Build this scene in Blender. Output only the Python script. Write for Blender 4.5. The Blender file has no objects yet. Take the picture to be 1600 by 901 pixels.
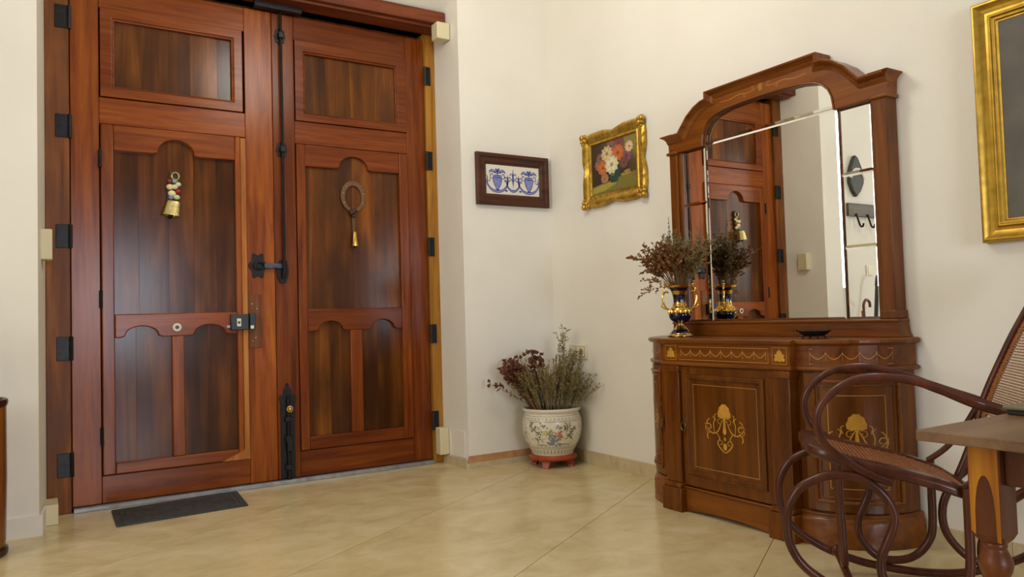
import bpy, bmesh, math, random
from mathutils import Vector, Matrix
PI = math.pi
rnd = random.Random(7)
SC = bpy.context.scene
COL = SC.collection

# ---------------------------------------------------------------- camera
YAW, PITCH, ROLL, FPX = 0.557584, 0.0380499, -0.0289162, 1190.52
CAM = Vector((-3.16272, -4.51341, 1.0))
fw = Vector((math.sin(YAW)*math.cos(PITCH), math.cos(YAW)*math.cos(PITCH), math.sin(PITCH)))
rt = Vector((math.cos(YAW), -math.sin(YAW), 0)); up = rt.cross(fw)
rt2 = rt*math.cos(ROLL) + up*math.sin(ROLL); up2 = -rt*math.sin(ROLL) + up*math.cos(ROLL)
cd = bpy.data.cameras.new('camera'); cam = bpy.data.objects.new('camera', cd); COL.objects.link(cam)
M = Matrix((rt2, up2, -fw)).transposed().to_4x4(); M.translation = CAM; cam.matrix_world = M
cd.sensor_fit = 'HORIZONTAL'; cd.sensor_width = 36; cd.lens = 36*FPX/1600; cd.clip_start = 0.02
SC.camera = cam

# ---------------------------------------------------------------- world, lights, exposure
w = bpy.data.worlds.new('world'); SC.world = w; w.use_nodes = True
bg = w.node_tree.nodes['Background']; bg.inputs[0].default_value = (0.75, 0.85, 1.0, 1); bg.inputs[1].default_value = 0.2
def lin(c): 
    c = c/255
    return c/12.92 if c <= 0.04045 else ((c+0.055)/1.055)**2.4
def rgb(r, g, b): return (lin(r), lin(g), lin(b), 1)
def area(name, loc, aim, sx, sy, power, col):
    l = bpy.data.lights.new(name, 'AREA'); l.shape = 'RECTANGLE'; l.size = sx; l.size_y = sy; l.energy = power; l.color = col
    o = bpy.data.objects.new(name, l); COL.objects.link(o); o.location = loc
    o.rotation_euler = (Vector(aim)-Vector(loc)).to_track_quat('-Z', 'Y').to_euler(); return o
area('window_daylight_west', (-6.75, -2.1, 2.35), (0, -1.4, 1.6), 2.4, 2.2, 96, (1.0, 0.99, 0.96))
area('window_daylight_south', (-2.3, -9.3, 1.45), (-2.3, 0, 1.2), 1.9, 1.8, 185, (0.80, 0.86, 1.0))
pl = bpy.data.lights.new('added_fill_light', 'POINT'); pl.energy = 52; pl.color = (1.0, 0.97, 0.90); pl.shadow_soft_size = 0.3  # added point light to brighten the walls near the corner; no lamp modelled
po = bpy.data.objects.new('added_fill_light', pl); COL.objects.link(po); po.location = (-1.6, -1.6, 3.15)
SC.view_settings.view_transform = 'Standard'; SC.view_settings.look = 'None'; SC.view_settings.gamma = 1
SC.view_settings.exposure = 0.0; SC.view_settings.use_curve_mapping = False
SC.cycles.max_bounces = 8; SC.cycles.caustics_reflective = False; SC.cycles.caustics_refractive = False
SC.cycles.use_denoising = True; SC.cycles.sample_clamp_indirect = 4

# ---------------------------------------------------------------- materials
def nt(name):
    m = bpy.data.materials.new(name); m.use_nodes = True; t = m.node_tree
    return m, t, t.nodes['Principled BSDF']
def N(t, typ, **kw):
    n = t.nodes.new(typ)
    for k, v in kw.items(): setattr(n, k, v)
    return n
def ramp(t, stops):
    r = N(t, 'ShaderNodeValToRGB'); e = r.color_ramp.elements
    while len(e) < len(stops): e.new(0.5)
    for el, (p, c) in zip(e, stops): el.position = p; el.color = c
    return r
def coords(t, rand=0.0, scale=(1, 1, 1), kind='Object'):
    tc = N(t, 'ShaderNodeTexCoord'); mp = N(t, 'ShaderNodeMapping'); mp.inputs['Scale'].default_value = scale
    t.links.new(tc.outputs[kind], mp.inputs['Vector'])
    if rand:
        oi = N(t, 'ShaderNodeObjectInfo'); mu = N(t, 'ShaderNodeMath', operation='MULTIPLY'); mu.inputs[1].default_value = rand
        t.links.new(oi.outputs['Random'], mu.inputs[0]); t.links.new(mu.outputs[0], mp.inputs['Location'])
    return mp
def plain(name, c, rough=0.5, metal=0.0, var=0.0, bump=0.0, bscale=60, spec=0.5, coat=0.0):
    m, t, b = nt(name); b.inputs['Base Color'].default_value = c; b.inputs['Roughness'].default_value = rough
    b.inputs['Metallic'].default_value = metal; b.inputs['Specular IOR Level'].default_value = spec; b.inputs['Coat Weight'].default_value = coat
    if var or bump:
        mp = coords(t); n = N(t, 'ShaderNodeTexNoise'); n.inputs['Scale'].default_value = bscale; n.inputs['Detail'].default_value = 4
        t.links.new(mp.outputs[0], n.inputs['Vector'])
        if var:
            d = tuple(x*(1-var) for x in c[:3])+(1,); l = tuple(min(1, x*(1+var)) for x in c[:3])+(1,)
            r = ramp(t, [(0.3, d), (0.7, l)]); t.links.new(n.outputs['Fac'], r.inputs[0]); t.links.new(r.outputs[0], b.inputs['Base Color'])
        if bump:
            bp = N(t, 'ShaderNodeBump'); bp.inputs['Strength'].default_value = bump; bp.inputs['Distance'].default_value = 0.004
            t.links.new(n.outputs['Fac'], bp.inputs['Height']); t.links.new(bp.outputs[0], b.inputs['Normal'])
    return m
def wood(name, dark, mid, light, axis='z', rough=0.35, grain=26, blotch=0.45, blotch_scale=2.2, tint=0.25, coat=0.0, stain=None, bump=0.12):
    m, t, b = nt(name); s = [grain, grain, grain]; s['xyz'.index(axis)] = grain*0.07
    mp = coords(t, 37.0, tuple(s)); n = N(t, 'ShaderNodeTexNoise'); n.inputs['Scale'].default_value = 1.0
    n.inputs['Detail'].default_value = 7; n.inputs['Roughness'].default_value = 0.62; n.inputs['Distortion'].default_value = 0.6
    t.links.new(mp.outputs[0], n.inputs['Vector'])
    r = ramp(t, [(0.28, dark), (0.5, mid), (0.74, light)]); t.links.new(n.outputs['Fac'], r.inputs[0])
    s2 = [blotch_scale]*3; s2['xyz'.index(axis)] = blotch_scale*0.42
    mp2 = coords(t, 91.0, tuple(s2)); n2 = N(t, 'ShaderNodeTexNoise'); n2.inputs['Scale'].default_value = 1; n2.inputs['Detail'].default_value = 3
    t.links.new(mp2.outputs[0], n2.inputs['Vector'])
    r2 = ramp(t, [(0.36, (1, 1, 1, 1)), (0.66, (0, 0, 0, 1))]); t.links.new(n2.outputs['Fac'], r2.inputs[0])
    mul = N(t, 'ShaderNodeMath', operation='MULTIPLY'); mul.inputs[1].default_value = blotch; t.links.new(r2.outputs[0], mul.inputs[0])
    mx = N(t, 'ShaderNodeMix', data_type='RGBA'); t.links.new(mul.outputs[0], mx.inputs[0]); t.links.new(r.outputs[0], mx.inputs[6])
    mx.inputs[7].default_value = stain or dark
    oi = N(t, 'ShaderNodeObjectInfo'); hs = N(t, 'ShaderNodeHueSaturation'); mr = N(t, 'ShaderNodeMapRange')
    mr.inputs['To Min'].default_value = 1-tint; mr.inputs['To Max'].default_value = 1+tint
    t.links.new(oi.outputs['Random'], mr.inputs['Value']); t.links.new(mr.outputs[0], hs.inputs['Value'])
    t.links.new(mx.outputs[2], hs.inputs['Color']); t.links.new(hs.outputs[0], b.inputs['Base Color'])
    rr = N(t, 'ShaderNodeMapRange'); rr.inputs['To Min'].default_value = rough*0.75; rr.inputs['To Max'].default_value = min(1, rough*1.35)
    t.links.new(n2.outputs['Fac'], rr.inputs['Value']); t.links.new(rr.outputs[0], b.inputs['Roughness'])
    bp = N(t, 'ShaderNodeBump'); bp.inputs['Strength'].default_value = bump; bp.inputs['Distance'].default_value = 0.002
    t.links.new(n.outputs['Fac'], bp.inputs['Height']); t.links.new(bp.outputs[0], b.inputs['Normal'])
    b.inputs['Specular IOR Level'].default_value = 0.26; b.inputs['Coat Weight'].default_value = coat*0.6; b.inputs['Coat Roughness'].default_value = 0.15
    return m
def plaster():
    m, t, b = nt('limewashed_plaster'); mp = coords(t); n = N(t, 'ShaderNodeTexNoise'); n.inputs['Scale'].default_value = 1.3; n.inputs['Detail'].default_value = 5
    t.links.new(mp.outputs[0], n.inputs['Vector'])
    r = ramp(t, [(0.3, rgb(228, 222, 208)), (0.7, rgb(236, 231, 219))]); t.links.new(n.outputs['Fac'], r.inputs[0]); t.links.new(r.outputs[0], b.inputs['Base Color'])
    b.inputs['Roughness'].default_value = 0.75; b.inputs['Specular IOR Level'].default_value = 0.25
    n2 = N(t, 'ShaderNodeTexNoise'); n2.inputs['Scale'].default_value = 9; n2.inputs['Detail'].default_value = 6; t.links.new(mp.outputs[0], n2.inputs['Vector'])
    bp = N(t, 'ShaderNodeBump'); bp.inputs['Strength'].default_value = 0.22; bp.inputs['Distance'].default_value = 0.008
    t.links.new(n2.outputs['Fac'], bp.inputs['Height']); t.links.new(bp.outputs[0], b.inputs['Normal'])
    return m
def stone(name, a, c, d, rough=0.2, sc=1.0, rand=53.0):
    m, t, b = nt(name); mp = coords(t, rand, (2.6*sc, 3.4*sc, 3*sc)); n = N(t, 'ShaderNodeTexNoise'); n.inputs['Scale'].default_value = 1.6
    n.inputs['Detail'].default_value = 9; n.inputs['Roughness'].default_value = 0.62; n.inputs['Distortion'].default_value = 0.5
    t.links.new(mp.outputs[0], n.inputs['Vector'])
    r = ramp(t, [(0.32, a), (0.5, c), (0.68, d)]); t.links.new(n.outputs['Fac'], r.inputs[0]); t.links.new(r.outputs[0], b.inputs['Base Color'])
    rr = N(t, 'ShaderNodeMapRange'); rr.inputs['To Min'].default_value = rough*0.8; rr.inputs['To Max'].default_value = rough*1.5
    t.links.new(n.outputs['Fac'], rr.inputs['Value']); t.links.new(rr.outputs[0], b.inputs['Roughness'])
    return m
MT = {}
MT['plaster'] = plaster()
MT['ochre'] = plain('darkened_unseen_wall', rgb(104, 84, 60), 0.8, var=0.15, bscale=2)  # unseen back wall coloured dark to stand for a dim room in door reflections
MT['tile'] = stone('polished_cream_marble', rgb(200, 180, 132), rgb(213, 194, 148), rgb(222, 206, 164), 0.18)
MT['joint'] = plain('dark_joint', rgb(96, 78, 54), 0.9)
MT['skirting'] = stone('cream_skirting', rgb(186, 166, 128), rgb(198, 180, 142), rgb(206, 190, 154), 0.35, 3)
MT['terracotta'] = plain('bare_terracotta', rgb(188, 138, 92), 0.85, var=0.2, bscale=18)
MT['door'] = wood('door_wood', rgb(96, 42, 8), rgb(142, 72, 16), rgb(172, 96, 26), 'z', 0.25, 24, 0.4, 2.0, 0.13, stain=rgb(104, 40, 14))
MT['door_h'] = wood('door_wood_rail', rgb(94, 40, 9), rgb(138, 68, 17), rgb(164, 90, 25), 'x', 0.24, 24, 0.4, 2.0, 0.13, stain=rgb(106, 42, 16))
MT['panel'] = wood('door_panel_wood', rgb(62, 31, 8), rgb(106, 57, 14), rgb(156, 92, 26), 'z', 0.19, 11, 0.85, 3.2, 0.32, stain=rgb(58, 32, 16))
MT['door2'] = wood('door_wood_dark', rgb(82, 34, 8), rgb(122, 58, 15), rgb(148, 78, 23), 'z', 0.24, 24, 0.45, 2.0, 0.1, stain=rgb(86, 32, 12))
MT['door2_h'] = wood('door_wood_dark_rail', rgb(80, 33, 8), rgb(118, 55, 15), rgb(142, 74, 22), 'x', 0.24, 24, 0.45, 2.0, 0.1, stain=rgb(86, 32, 12))
MT['edge'] = wood('worn_oak_edge', rgb(132, 74, 24), rgb(176, 108, 42), rgb(204, 142, 66), 'z', 0.4, 30, 0.2, 2, 0.05)
MT['oak'] = wood('yellow_oak_post', rgb(120, 76, 22), rgb(166, 112, 36), rgb(186, 134, 52), 'z', 0.4, 22, 0.35, 2, 0.05)
MT['post'] = wood('worn_frame_post', rgb(80, 42, 18), rgb(132, 76, 30), rgb(164, 106, 52), 'z', 0.45, 16, 0.6, 5, 0.05, stain=rgb(74, 40, 20))
MT['beam'] = wood('beam_wood', rgb(66, 30, 12), rgb(112, 54, 26), rgb(140, 76, 38), 'x', 0.5, 16, 0.3, 3, 0.05)
MT['iron'] = plain('black_iron', rgb(34, 32, 32), 0.42, 0.6, 0.3, 0.3, 40)
MT['black'] = plain('black_plastic', rgb(30, 34, 40), 0.35)
MT['cream'] = plain('cream_plastic', rgb(216, 204, 164), 0.45)
MT['white_plate'] = plain('ivory_plastic', rgb(226, 216, 186), 0.4)
MT['pale_brass'] = plain('tarnished_pale_brass', rgb(190, 172, 112), 0.34, 0.85, 0.25, 0.25, 60)
MT['brass'] = plain('brass', rgb(206, 170, 92), 0.28, 1.0, 0.25, 0.2, 50)
MT['gold'] = plain('gilding', rgb(188, 148, 56), 0.34, 0.85, 0.35, 0.35, 35)
MT['gold2'] = plain('worn_gilding', rgb(178, 140, 50), 0.36, 0.75, 0.22, 0.2, 25)
MT['sill'] = plain('grey_aluminium_sill', rgb(150, 152, 154), 0.45, 0.5, 0.25, 0, 20)
MT['rubber'] = plain('charcoal_rubber_mat', rgb(62, 60, 60), 0.85, 0, 0.3, 0.6, 30)
MT['cab'] = wood('mahogany_vertical', rgb(72, 34, 7), rgb(114, 62, 15), rgb(138, 80, 23), 'z', 0.28, 20, 0.35, 3, 0.1, 0.25)
MT['cab_h'] = wood('mahogany_horizontal', rgb(80, 38, 9), rgb(124, 68, 18), rgb(146, 86, 26), 'y', 0.28, 20, 0.3, 3, 0.08, 0.25)
MT['cab_door'] = wood('mahogany_door_field', rgb(74, 36, 6), rgb(104, 58, 14), rgb(124, 72, 20), 'z', 0.24, 15, 0.4, 4, 0.06, 0.35)
MT['inlay'] = plain('satinwood_inlay', rgb(196, 144, 50), 0.35, 0, 0.15, 0, 30)
MT['inlay_faint'] = plain('faded_inlay', rgb(158, 104, 38), 0.35)
MT['inlay_line'] = plain('boxwood_stringing', rgb(186, 134, 66), 0.35)
MT['mirror'] = plain('silvered_glass', (0.90, 0.91, 0.88, 1), 0.0, 1.0)
MT['bent'] = wood('bentwood', rgb(50, 22, 14), rgb(82, 40, 25), rgb(104, 54, 34), 'z', 0.27, 14, 0.3, 4, 0.06, 0.3)
MT['cane'] = plain('woven_cane', rgb(156, 92, 44), 0.5, 0, 0.25, 0, 70)
MT['cane_pale'] = plain('pale_woven_cane', rgb(156, 112, 70), 0.5, 0, 0.25, 0, 70)
MT['table_top'] = wood('scuffed_table_top', rgb(92, 66, 46), rgb(124, 94, 68), rgb(142, 112, 84), 'x', 0.42, 12, 0.3, 5, 0.03)
MT['table'] = wood('table_oak', rgb(64, 30, 14), rgb(100, 52, 24), rgb(124, 70, 34), 'z', 0.35, 16, 0.5, 8, 0.03, stain=rgb(62, 30, 14))
MT['table_worn'] = wood('table_worn_face', rgb(126, 70, 14), rgb(184, 116, 24), rgb(206, 144, 44), 'z', 0.4, 22, 0.25, 9, 0.0)
MT['frame_brown'] = wood('dark_walnut_frame', rgb(44, 24, 14), rgb(74, 42, 26), rgb(92, 54, 34), 'x', 0.4, 20, 0.3, 4, 0.12)
MT['ceramic'] = plain('glazed_white_tile', rgb(226, 220, 204), 0.2)
MT['blue_dark'] = plain('cobalt_paint', rgb(50, 54, 128), 0.25)
MT['blue'] = plain('pale_cobalt_wash', rgb(128, 136, 190), 0.25, 0, 0.25, 0, 60)
MT['porcelain'] = plain('cream_porcelain', rgb(222, 214, 192), 0.22, 0, 0.05, 0, 12)
MT['red_lacquer'] = wood('red_lacquer_stand', rgb(118, 46, 22), rgb(160, 68, 34), rgb(176, 84, 44), 'x', 0.3, 12, 0.3, 3, 0.05)
MT['cobalt_glaze'] = plain('midnight_blue_glaze', rgb(16, 14, 44), 0.1)
MT['leather'] = plain('leather_strap', rgb(62, 40, 30), 0.6)
MT['olive'] = plain('olive_grey_cover', rgb(112, 104, 78), 0.5, 0, 0.15, 0, 20)
MT['dark_under'] = plain('dark_backing_page_shade', rgb(40, 30, 24), 0.7)  # dark backing tone; on the notebook it paints the shade under the cover
MT['stem'] = plain('dried_stem', rgb(112, 92, 56), 0.8)

# ---------------------------------------------------------------- mesh helpers
class MB:
    def __init__(s): s.v = []; s.f = []
    def add(s, vs, fs):
        o = len(s.v); s.v += [tuple(p) for p in vs]; s.f += [tuple(i+o for i in f) for f in fs]; return s
    def box(s, x0, x1, y0, y1, z0, z1):
        return s.add([(x0, y0, z0), (x1, y0, z0), (x1, y1, z0), (x0, y1, z0), (x0, y0, z1), (x1, y0, z1), (x1, y1, z1), (x0, y1, z1)],
                     [(3, 2, 1, 0), (4, 5, 6, 7), (0, 1, 5, 4), (1, 2, 6, 5), (2, 3, 7, 6), (3, 0, 4, 7)])
    def prism(s, poly, c0, c1, m=lambda a, b, c: (a, b, c)):
        n = len(poly)
        return s.add([m(a, b, c0) for a, b in poly] + [m(a, b, c1) for a, b in poly],
                     [tuple(range(n))[::-1], tuple(range(n, 2*n))] + [(i, (i+1) % n, n+(i+1) % n, n+i) for i in range(n)])
    def flat(s, poly, c, m): return s.add([m(a, b, c) for a, b in poly], [tuple(range(len(poly)))])
    def loft(s, rings, close=True, cap=True):
        n = len(rings[0]); o = []
        vs = [p for r in rings for p in r]; fs = []
        for k in range(len(rings)-1):
            for i in range(n if close else n-1):
                j = (i+1) % n; fs.append((k*n+i, k*n+j, (k+1)*n+j, (k+1)*n+i))
        if cap: fs += [tuple(range(n))[::-1], tuple(range((len(rings)-1)*n, len(rings)*n))]
        return s.add(vs, fs)
    def lathe(s, prof, c=(0, 0, 0), n=32, cap=True, sx=1, sy=1):
        return s.loft([[(c[0]+sx*r*math.cos(2*PI*i/n), c[1]+sy*r*math.sin(2*PI*i/n), c[2]+z) for i in range(n)] for r, z in prof], True, cap)
    def tube(s, pts, r, n=8, flat=None):
        P = [Vector(p) for p in pts]; R = r if callable(r) else (lambda t: r); rings = []
        prev = None
        for i, p in enumerate(P):
            d = (P[min(i+1, len(P)-1)]-P[max(i-1, 0)]).normalized()
            if prev is None:
                a = Vector((0, 0, 1)) if abs(d.z) < 0.9 else Vector((1, 0, 0)); x = d.cross(a).normalized()
            else: x = (prev - d*prev.dot(d)).normalized()
            prev = x; y = d.cross(x); q = R(i/(len(P)-1))
            rings.append([p + x*q*math.cos(2*PI*k/n) + y*q*math.sin(2*PI*k/n) for k in range(n)])
        return s.loft(rings)
    def ball(s, c, r, n=10, sz=1.0, sx=1.0, sy=1.0):
        pr = [(max(1e-4, r*math.sin(PI*k/(n//2+1))), -r*sz*math.cos(PI*k/(n//2+1))) for k in range(n//2+2)]
        return s.lathe(pr, c, n, True, sx, sy)
    def xf(s, m): s.v = [tuple(m @ Vector(p)) for p in s.v]; return s
def catmull(pts, k=6, closed=False):
    P = [Vector(p) for p in pts]; out = []; n = len(P)
    g = (lambda i: P[i % n]) if closed else (lambda i: P[max(0, min(n-1, i))])
    for i in range(n if closed else n-1):
        a, b, c, d = g(i-1), g(i), g(i+1), g(i+2)
        for j in range(k):
            t = j/k; out.append(0.5*((2*b) + (c-a)*t + (2*a-5*b+4*c-d)*t*t + (3*b-a-3*c+d)*t**3))
    if not closed: out.append(P[-1])
    return out
ORG = {}
def empty(name, loc, parent=None):
    o = bpy.data.objects.new(name, None); COL.objects.link(o); o.empty_display_size = 0.1
    if parent is None: o.location = loc; ORG[o.name] = Vector(loc)
    else: o.parent = parent; ORG[o.name] = ORG[parent.name]
    return o
def build(mb, name, mat, parent=None, origin=None, bevel=0.0, seg=2, smooth=False, label=None, ang=0.6):
    org = ORG[parent.name] if parent is not None else Vector(origin or (0, 0, 0))
    me = bpy.data.meshes.new(name); me.from_pydata([(p[0]-org[0], p[1]-org[1], p[2]-org[2]) for p in mb.v], [], mb.f)
    bm = bmesh.new(); bm.from_mesh(me)
    bmesh.ops.recalc_face_normals(bm, faces=bm.faces[:]); bm.to_mesh(me); bm.free()
    me.materials.append(MT[mat] if isinstance(mat, str) else mat)
    o = bpy.data.objects.new(name, me); COL.objects.link(o)
    if parent is not None: o.parent = parent
    else: o.location = org
    ORG[o.name] = org
    if bevel:
        b = o.modifiers.new('bevel', 'BEVEL'); b.width = bevel; b.segments = seg; b.limit_method = 'ANGLE'; b.angle_limit = ang
    if smooth or bevel:
        me.polygons.foreach_set('use_smooth', [True]*len(me.polygons))
        try:
            me.set_sharp_from_angle(angle=0.7 if smooth else 0.5)
        except Exception: pass
    if label: o['label'] = label
    return o
def tag(o, label=None, cat=None, group=None, kind=None):
    if label: o['label'] = label
    if cat: o['category'] = cat
    if group: o['group'] = group
    if kind: o['kind'] = kind
    return o
def thing(name, label, cat, loc, group=None): return tag(empty(name, loc), label, cat, group)
def struct(mb, name, mat, label=None, **k): return tag(build(mb, name, mat, **k), label, None, None, 'structure')
# ================================================================ ROOM SHELL
XW, YB, ZC = -6.5, -9.0, 4.3
struct(MB().box(XW-0.3, 0.3, YB-0.3, 0.6, -0.12, -0.004), 'floor', 'joint', 'cream marble floor laid on the diagonal with thin dark joints')
FLOOR = bpy.data.objects['floor']
def clip(poly, a, b, c):                                   # keep a*x+b*y<=c
    out = []
    for i in range(len(poly)):
        p, q = poly[i-1], poly[i]; dp, dq = a*p[0]+b*p[1]-c, a*q[0]+b*q[1]-c
        if dp*dq < 0: t = dp/(dp-dq); out.append((p[0]+t*(q[0]-p[0]), p[1]+t*(q[1]-p[1])))
        if dq <= 0: out.append(q)
    return out
TA = math.radians(31.5); tu = (math.cos(TA), math.sin(TA)); tn = (-math.sin(TA), math.cos(TA))
rowoff = {1: -2.66, 0: -2.16, -1: -1.9, -2: -1.65, -3: -2.2}
for r in range(-8, 9):
    n0, n1 = r*0.842+0.003, (r+1)*0.842
    for k in range(-12, 12):
        u0 = rowoff.get(r, -2.66 if r % 2 else -2.16) + k*1.01
        quad = [(a*tu[0]+b*tn[0], a*tu[1]+b*tn[1]) for a, b in ((u0+0.0015, n0), (u0+1.0085, n0), (u0+1.0085, n1), (u0+0.0015, n1))]
        mb = MB()
        for x0, x1, y0, y1 in ((XW, 0.0, -6.5, 0.0), (-3.15, -0.74, 0.0, 0.37)):
            p = quad
            for a, b, c in ((1, 0, x1), (-1, 0, -x0), (0, 1, y1), (0, -1, -y0)):
                p = clip(p, a, b, c) if p else p
            if len(p) >= 3: mb.prism(p, -0.004, 0.0)
        if mb.v: build(mb, 'floor_tile', 'tile', FLOOR)
struct(MB().box(XW-0.3, 0.3, YB-0.3, 0.6, ZC, ZC+0.1), 'ceiling', 'plaster', 'white plastered ceiling')
wf = MB()
wf.prism([(XW, -0.06), (-3.16, -0.06), (-3.125, 0.36), (-3.125, 0.6), (XW, 0.6)], -0.004, ZC)
wf.prism([(-0.725, 0.0), (0.0, 0.0), (0.0, 0.6), (-0.735, 0.6), (-0.735, 0.36)], -0.004, ZC)
wf.prism([(0.0, 3.25), (0.0, ZC), (0.6, ZC), (0.6, 3.05), (0.36, 3.05)], -3.17, -0.72, lambda a, b, c: (c, a, b))
struct(wf, 'wall_front', 'plaster', 'white plaster wall pierced by the deep doorway')
struct(MB().box(0.0, 0.3, YB, 0.6, -0.004, ZC), 'wall_right', 'plaster', 'white plaster wall behind the mirrored console')
wl = MB(); X0, X1 = XW-0.3, XW
for y0, y1, z0, z1 in ((YB, -3.9, 0, ZC), (-1.3, 0.6, 0, ZC), (-3.9, -1.3, 0, 1.25), (-3.9, -1.3, 3.45, ZC)): wl.box(X0, X1, y0, y1, z0, z1)
struct(wl, 'wall_left', 'plaster', 'white plaster wall with a tall window opening')
wb = MB()
for x0, x1, z0, z1 in ((XW, -3.25, 0, ZC), (-1.35, 0, 0, ZC), (-3.25, -1.35, 0, 0.55), (-3.25, -1.35, 2.35, ZC)): wb.box(x0, x1, YB-0.3, YB, z0, z1)
struct(wb, 'wall_back', 'ochre', 'unseen wall, coloured dark ochre to dim the door reflections, with a window opening')
# skirting
tb = struct(MB().prism([(-0.737, 0.0), (-0.725, -0.012), (0.0, -0.012), (0.0, 0.0)], 0, 0.038), 'baseboard_front', 'skirting', 'low cream stone skirting below the blue tile picture')
build(MB().prism([(-0.728, 0.0), (-0.725, -0.008), (0.0, -0.008), (0.0, 0.0)], 0.038, 0.084), 'terracotta_strip', 'terracotta', tb, label='bare orange strip above the stone')
struct(MB().box(-0.747, -0.735, 0.0, 0.33, 0, 0.06), 'baseboard_jamb', 'skirting', 'cream stone skirting inside the doorway')
for k in range(6):
    y1 = -0.012-k*0.6
    if k == 0: tb = struct(MB().box(-0.012, 0, y1-0.598, y1, 0, 0.088), 'baseboard_right', 'skirting', 'cream stone skirting along the mirror wall')
    else: build(MB().box(-0.012, 0, y1-0.598, y1, 0, 0.088), 'skirting_length', 'skirting', tb)
struct(MB().box(XW, -3.16, -0.075, -0.06, 0, 0.10).prism([(-3.16, -0.075), (-3.145, -0.075), (-3.125, 0.15), (-3.14, 0.15)], 0, 0.10), 'baseboard_left', 'plaster', 'whitewashed skirting left of the doorway')

# ================================================================ DOORWAY
D = 0.37
def dm(a, b, c): return (a, D-c, b)                         # door coords: a=x, b=z, c=out of the door into the room
struct(MB().box(-3.15, -0.72, 0.465, 0.6, -0.004, 3.2), 'trim_1', 'table', 'dark backing behind the doors')
t2 = struct(MB().box(-3.125, -3.008, 0.345, 0.47, 0.0, 3.05), 'trim_2', 'post', 'worn brown frame post at the hinge side of the wicket leaf', bevel=0.004)
t3 = struct(MB().box(-0.812, -0.735, 0.345, 0.47, 0.0, 3.05), 'trim_3', 'oak', 'yellowish oak frame post beside the white jamb', bevel=0.004)
t4 = struct(MB().box(-3.125, -0.735, 0.16, 0.47, 3.05, 3.14), 'trim_4', 'beam', 'red-brown timber lintel over the doors', bevel=0.005)
build(MB().box(-3.10, -0.75, 0.2, 0.345, 3.035, 3.05), 'lintel_board', 'beam', t4)
k = build(MB().box(-2.0, -1.70, 0.30, 0.345, 3.0, 3.045), 'bolt_keeper', 'iron', t4, bevel=0.004)
t5 = struct(MB().box(-3.0, -0.815, 0.325, 0.366, 0.0, 0.024), 'trim_5', 'sill', 'grey metal sill strip under the doors', bevel=0.003)
def rect(x0, x1, z0, z1): return [(x0, z0), (x1, z0), (x1, z1), (x0, z1)]
def board(parent, name, x0, x1, z0, z1, c0, c1, mat, bevel=0.003): return build(MB().prism(rect(x0, x1, z0, z1), c0, c1, dm), name, mat, parent, bevel=bevel)
def moulding(parent, o, i, c_out, c_in, mat='door_h', name='panel_moulding'):
    """picture-frame moulding: outer rect o, inner rect i (x0,x1,z0,z1); raised band then a hollow down to the panel"""
    def ring(r, c): return [dm(r[0], r[2], c), dm(r[1], r[2], c), dm(r[1], r[3], c), dm(r[0], r[3], c)]
    sh = lambda r, d: (r[0]+d, r[1]-d, r[2]+d, r[3]-d)
    rings = [ring(o, -0.01), ring(o, c_out), ring(sh(i, -0.014), c_out), ring(sh(i, -0.008), c_out-0.009), ring(i, c_out-0.011), ring(i, c_in)]
    rings.append(ring(o, -0.02))
    return build(MB().loft(rings, True, False), name, mat, parent, bevel=0.0015)
def hump(xa, xb, z, top, step=0.012, n=12):
    """arched head from (xa,z) to (xb,z) rising to top, with little steps at the springing"""
    c = (xa+xb)/2; r = (xb-xa)/2; pts = [(xa-0.02, z), (xa, z+step*0.6)]
    for k in range(n+1):
        a = PI*(1-k/n); pts.append((c+r*0.96*math.cos(a), z+step+(top-z-step)*math.sin(a)))
    return pts+[(xb, z+step*0.6), (xb+0.02, z)]
def planks(parent, xs, z0, z1, c, mats=None):
    for k in range(len(xs)-1):
        board(parent, 'plank', xs[k]+0.0001, xs[k+1]-0.0001, z0, z1, c-0.012, c+0.0004*((k*7) % 3), (mats or ['panel']*9)[k], 0.0006)
def framed(parent, X0, X1, Z0, Z1, big, low, c, mullion, cb, xs_big, xs_low, W='door'):
    """lower framed field of a leaf: arched upper panel over two arched lower panels"""
    bx0, bx1, bz0, bz1, hx0, hx1, ht = big
    kw = dict(bevel=0.006, seg=3)
    build(MB().prism(rect(X0, bx0, Z0, Z1), -0.02, c, dm), 'stile', W, parent, **kw)
    build(MB().prism(rect(bx1, X1, Z0, Z1), -0.02, c, dm), 'stile', W, parent, **kw)
    build(MB().prism([(bx0, Z1), (bx0, bz1)]+hump(hx0, hx1, bz1, ht)+[(bx1, bz1), (bx1, Z1)], -0.02, c-0.0008, dm), 'top_rail', W+'_h', parent, **kw)
    l1, l2 = low                                           # (x0,x1,hx0,hx1) each
    z0, z1, zt = mullion
    poly = [(bx0, z1)]+hump(l1[2], l1[3], z1, zt)+[(l1[1], z1), (l2[0], z1)]+hump(l2[2], l2[3], z1, zt)+[(bx1, z1), (bx1, bz0), (bx0, bz0)]
    build(MB().prism(poly, -0.02, c-0.0008, dm), 'middle_rail', W+'_h', parent, **kw)
    build(MB().prism(rect(l1[1], l2[0], z0, z1+0.002), -0.02, c-0.0012, dm), 'muntin', W, parent, **kw)
    build(MB().prism(rect(bx0, bx1, Z0, z0), -0.02, c-0.0008, dm), 'bottom_rail', W+'_h', parent, **kw)
    planks(parent, xs_big, bz0-0.02, ht+0.03, cb); planks(parent, xs_low, z0-0.02, bz0-0.03, cb)

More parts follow.
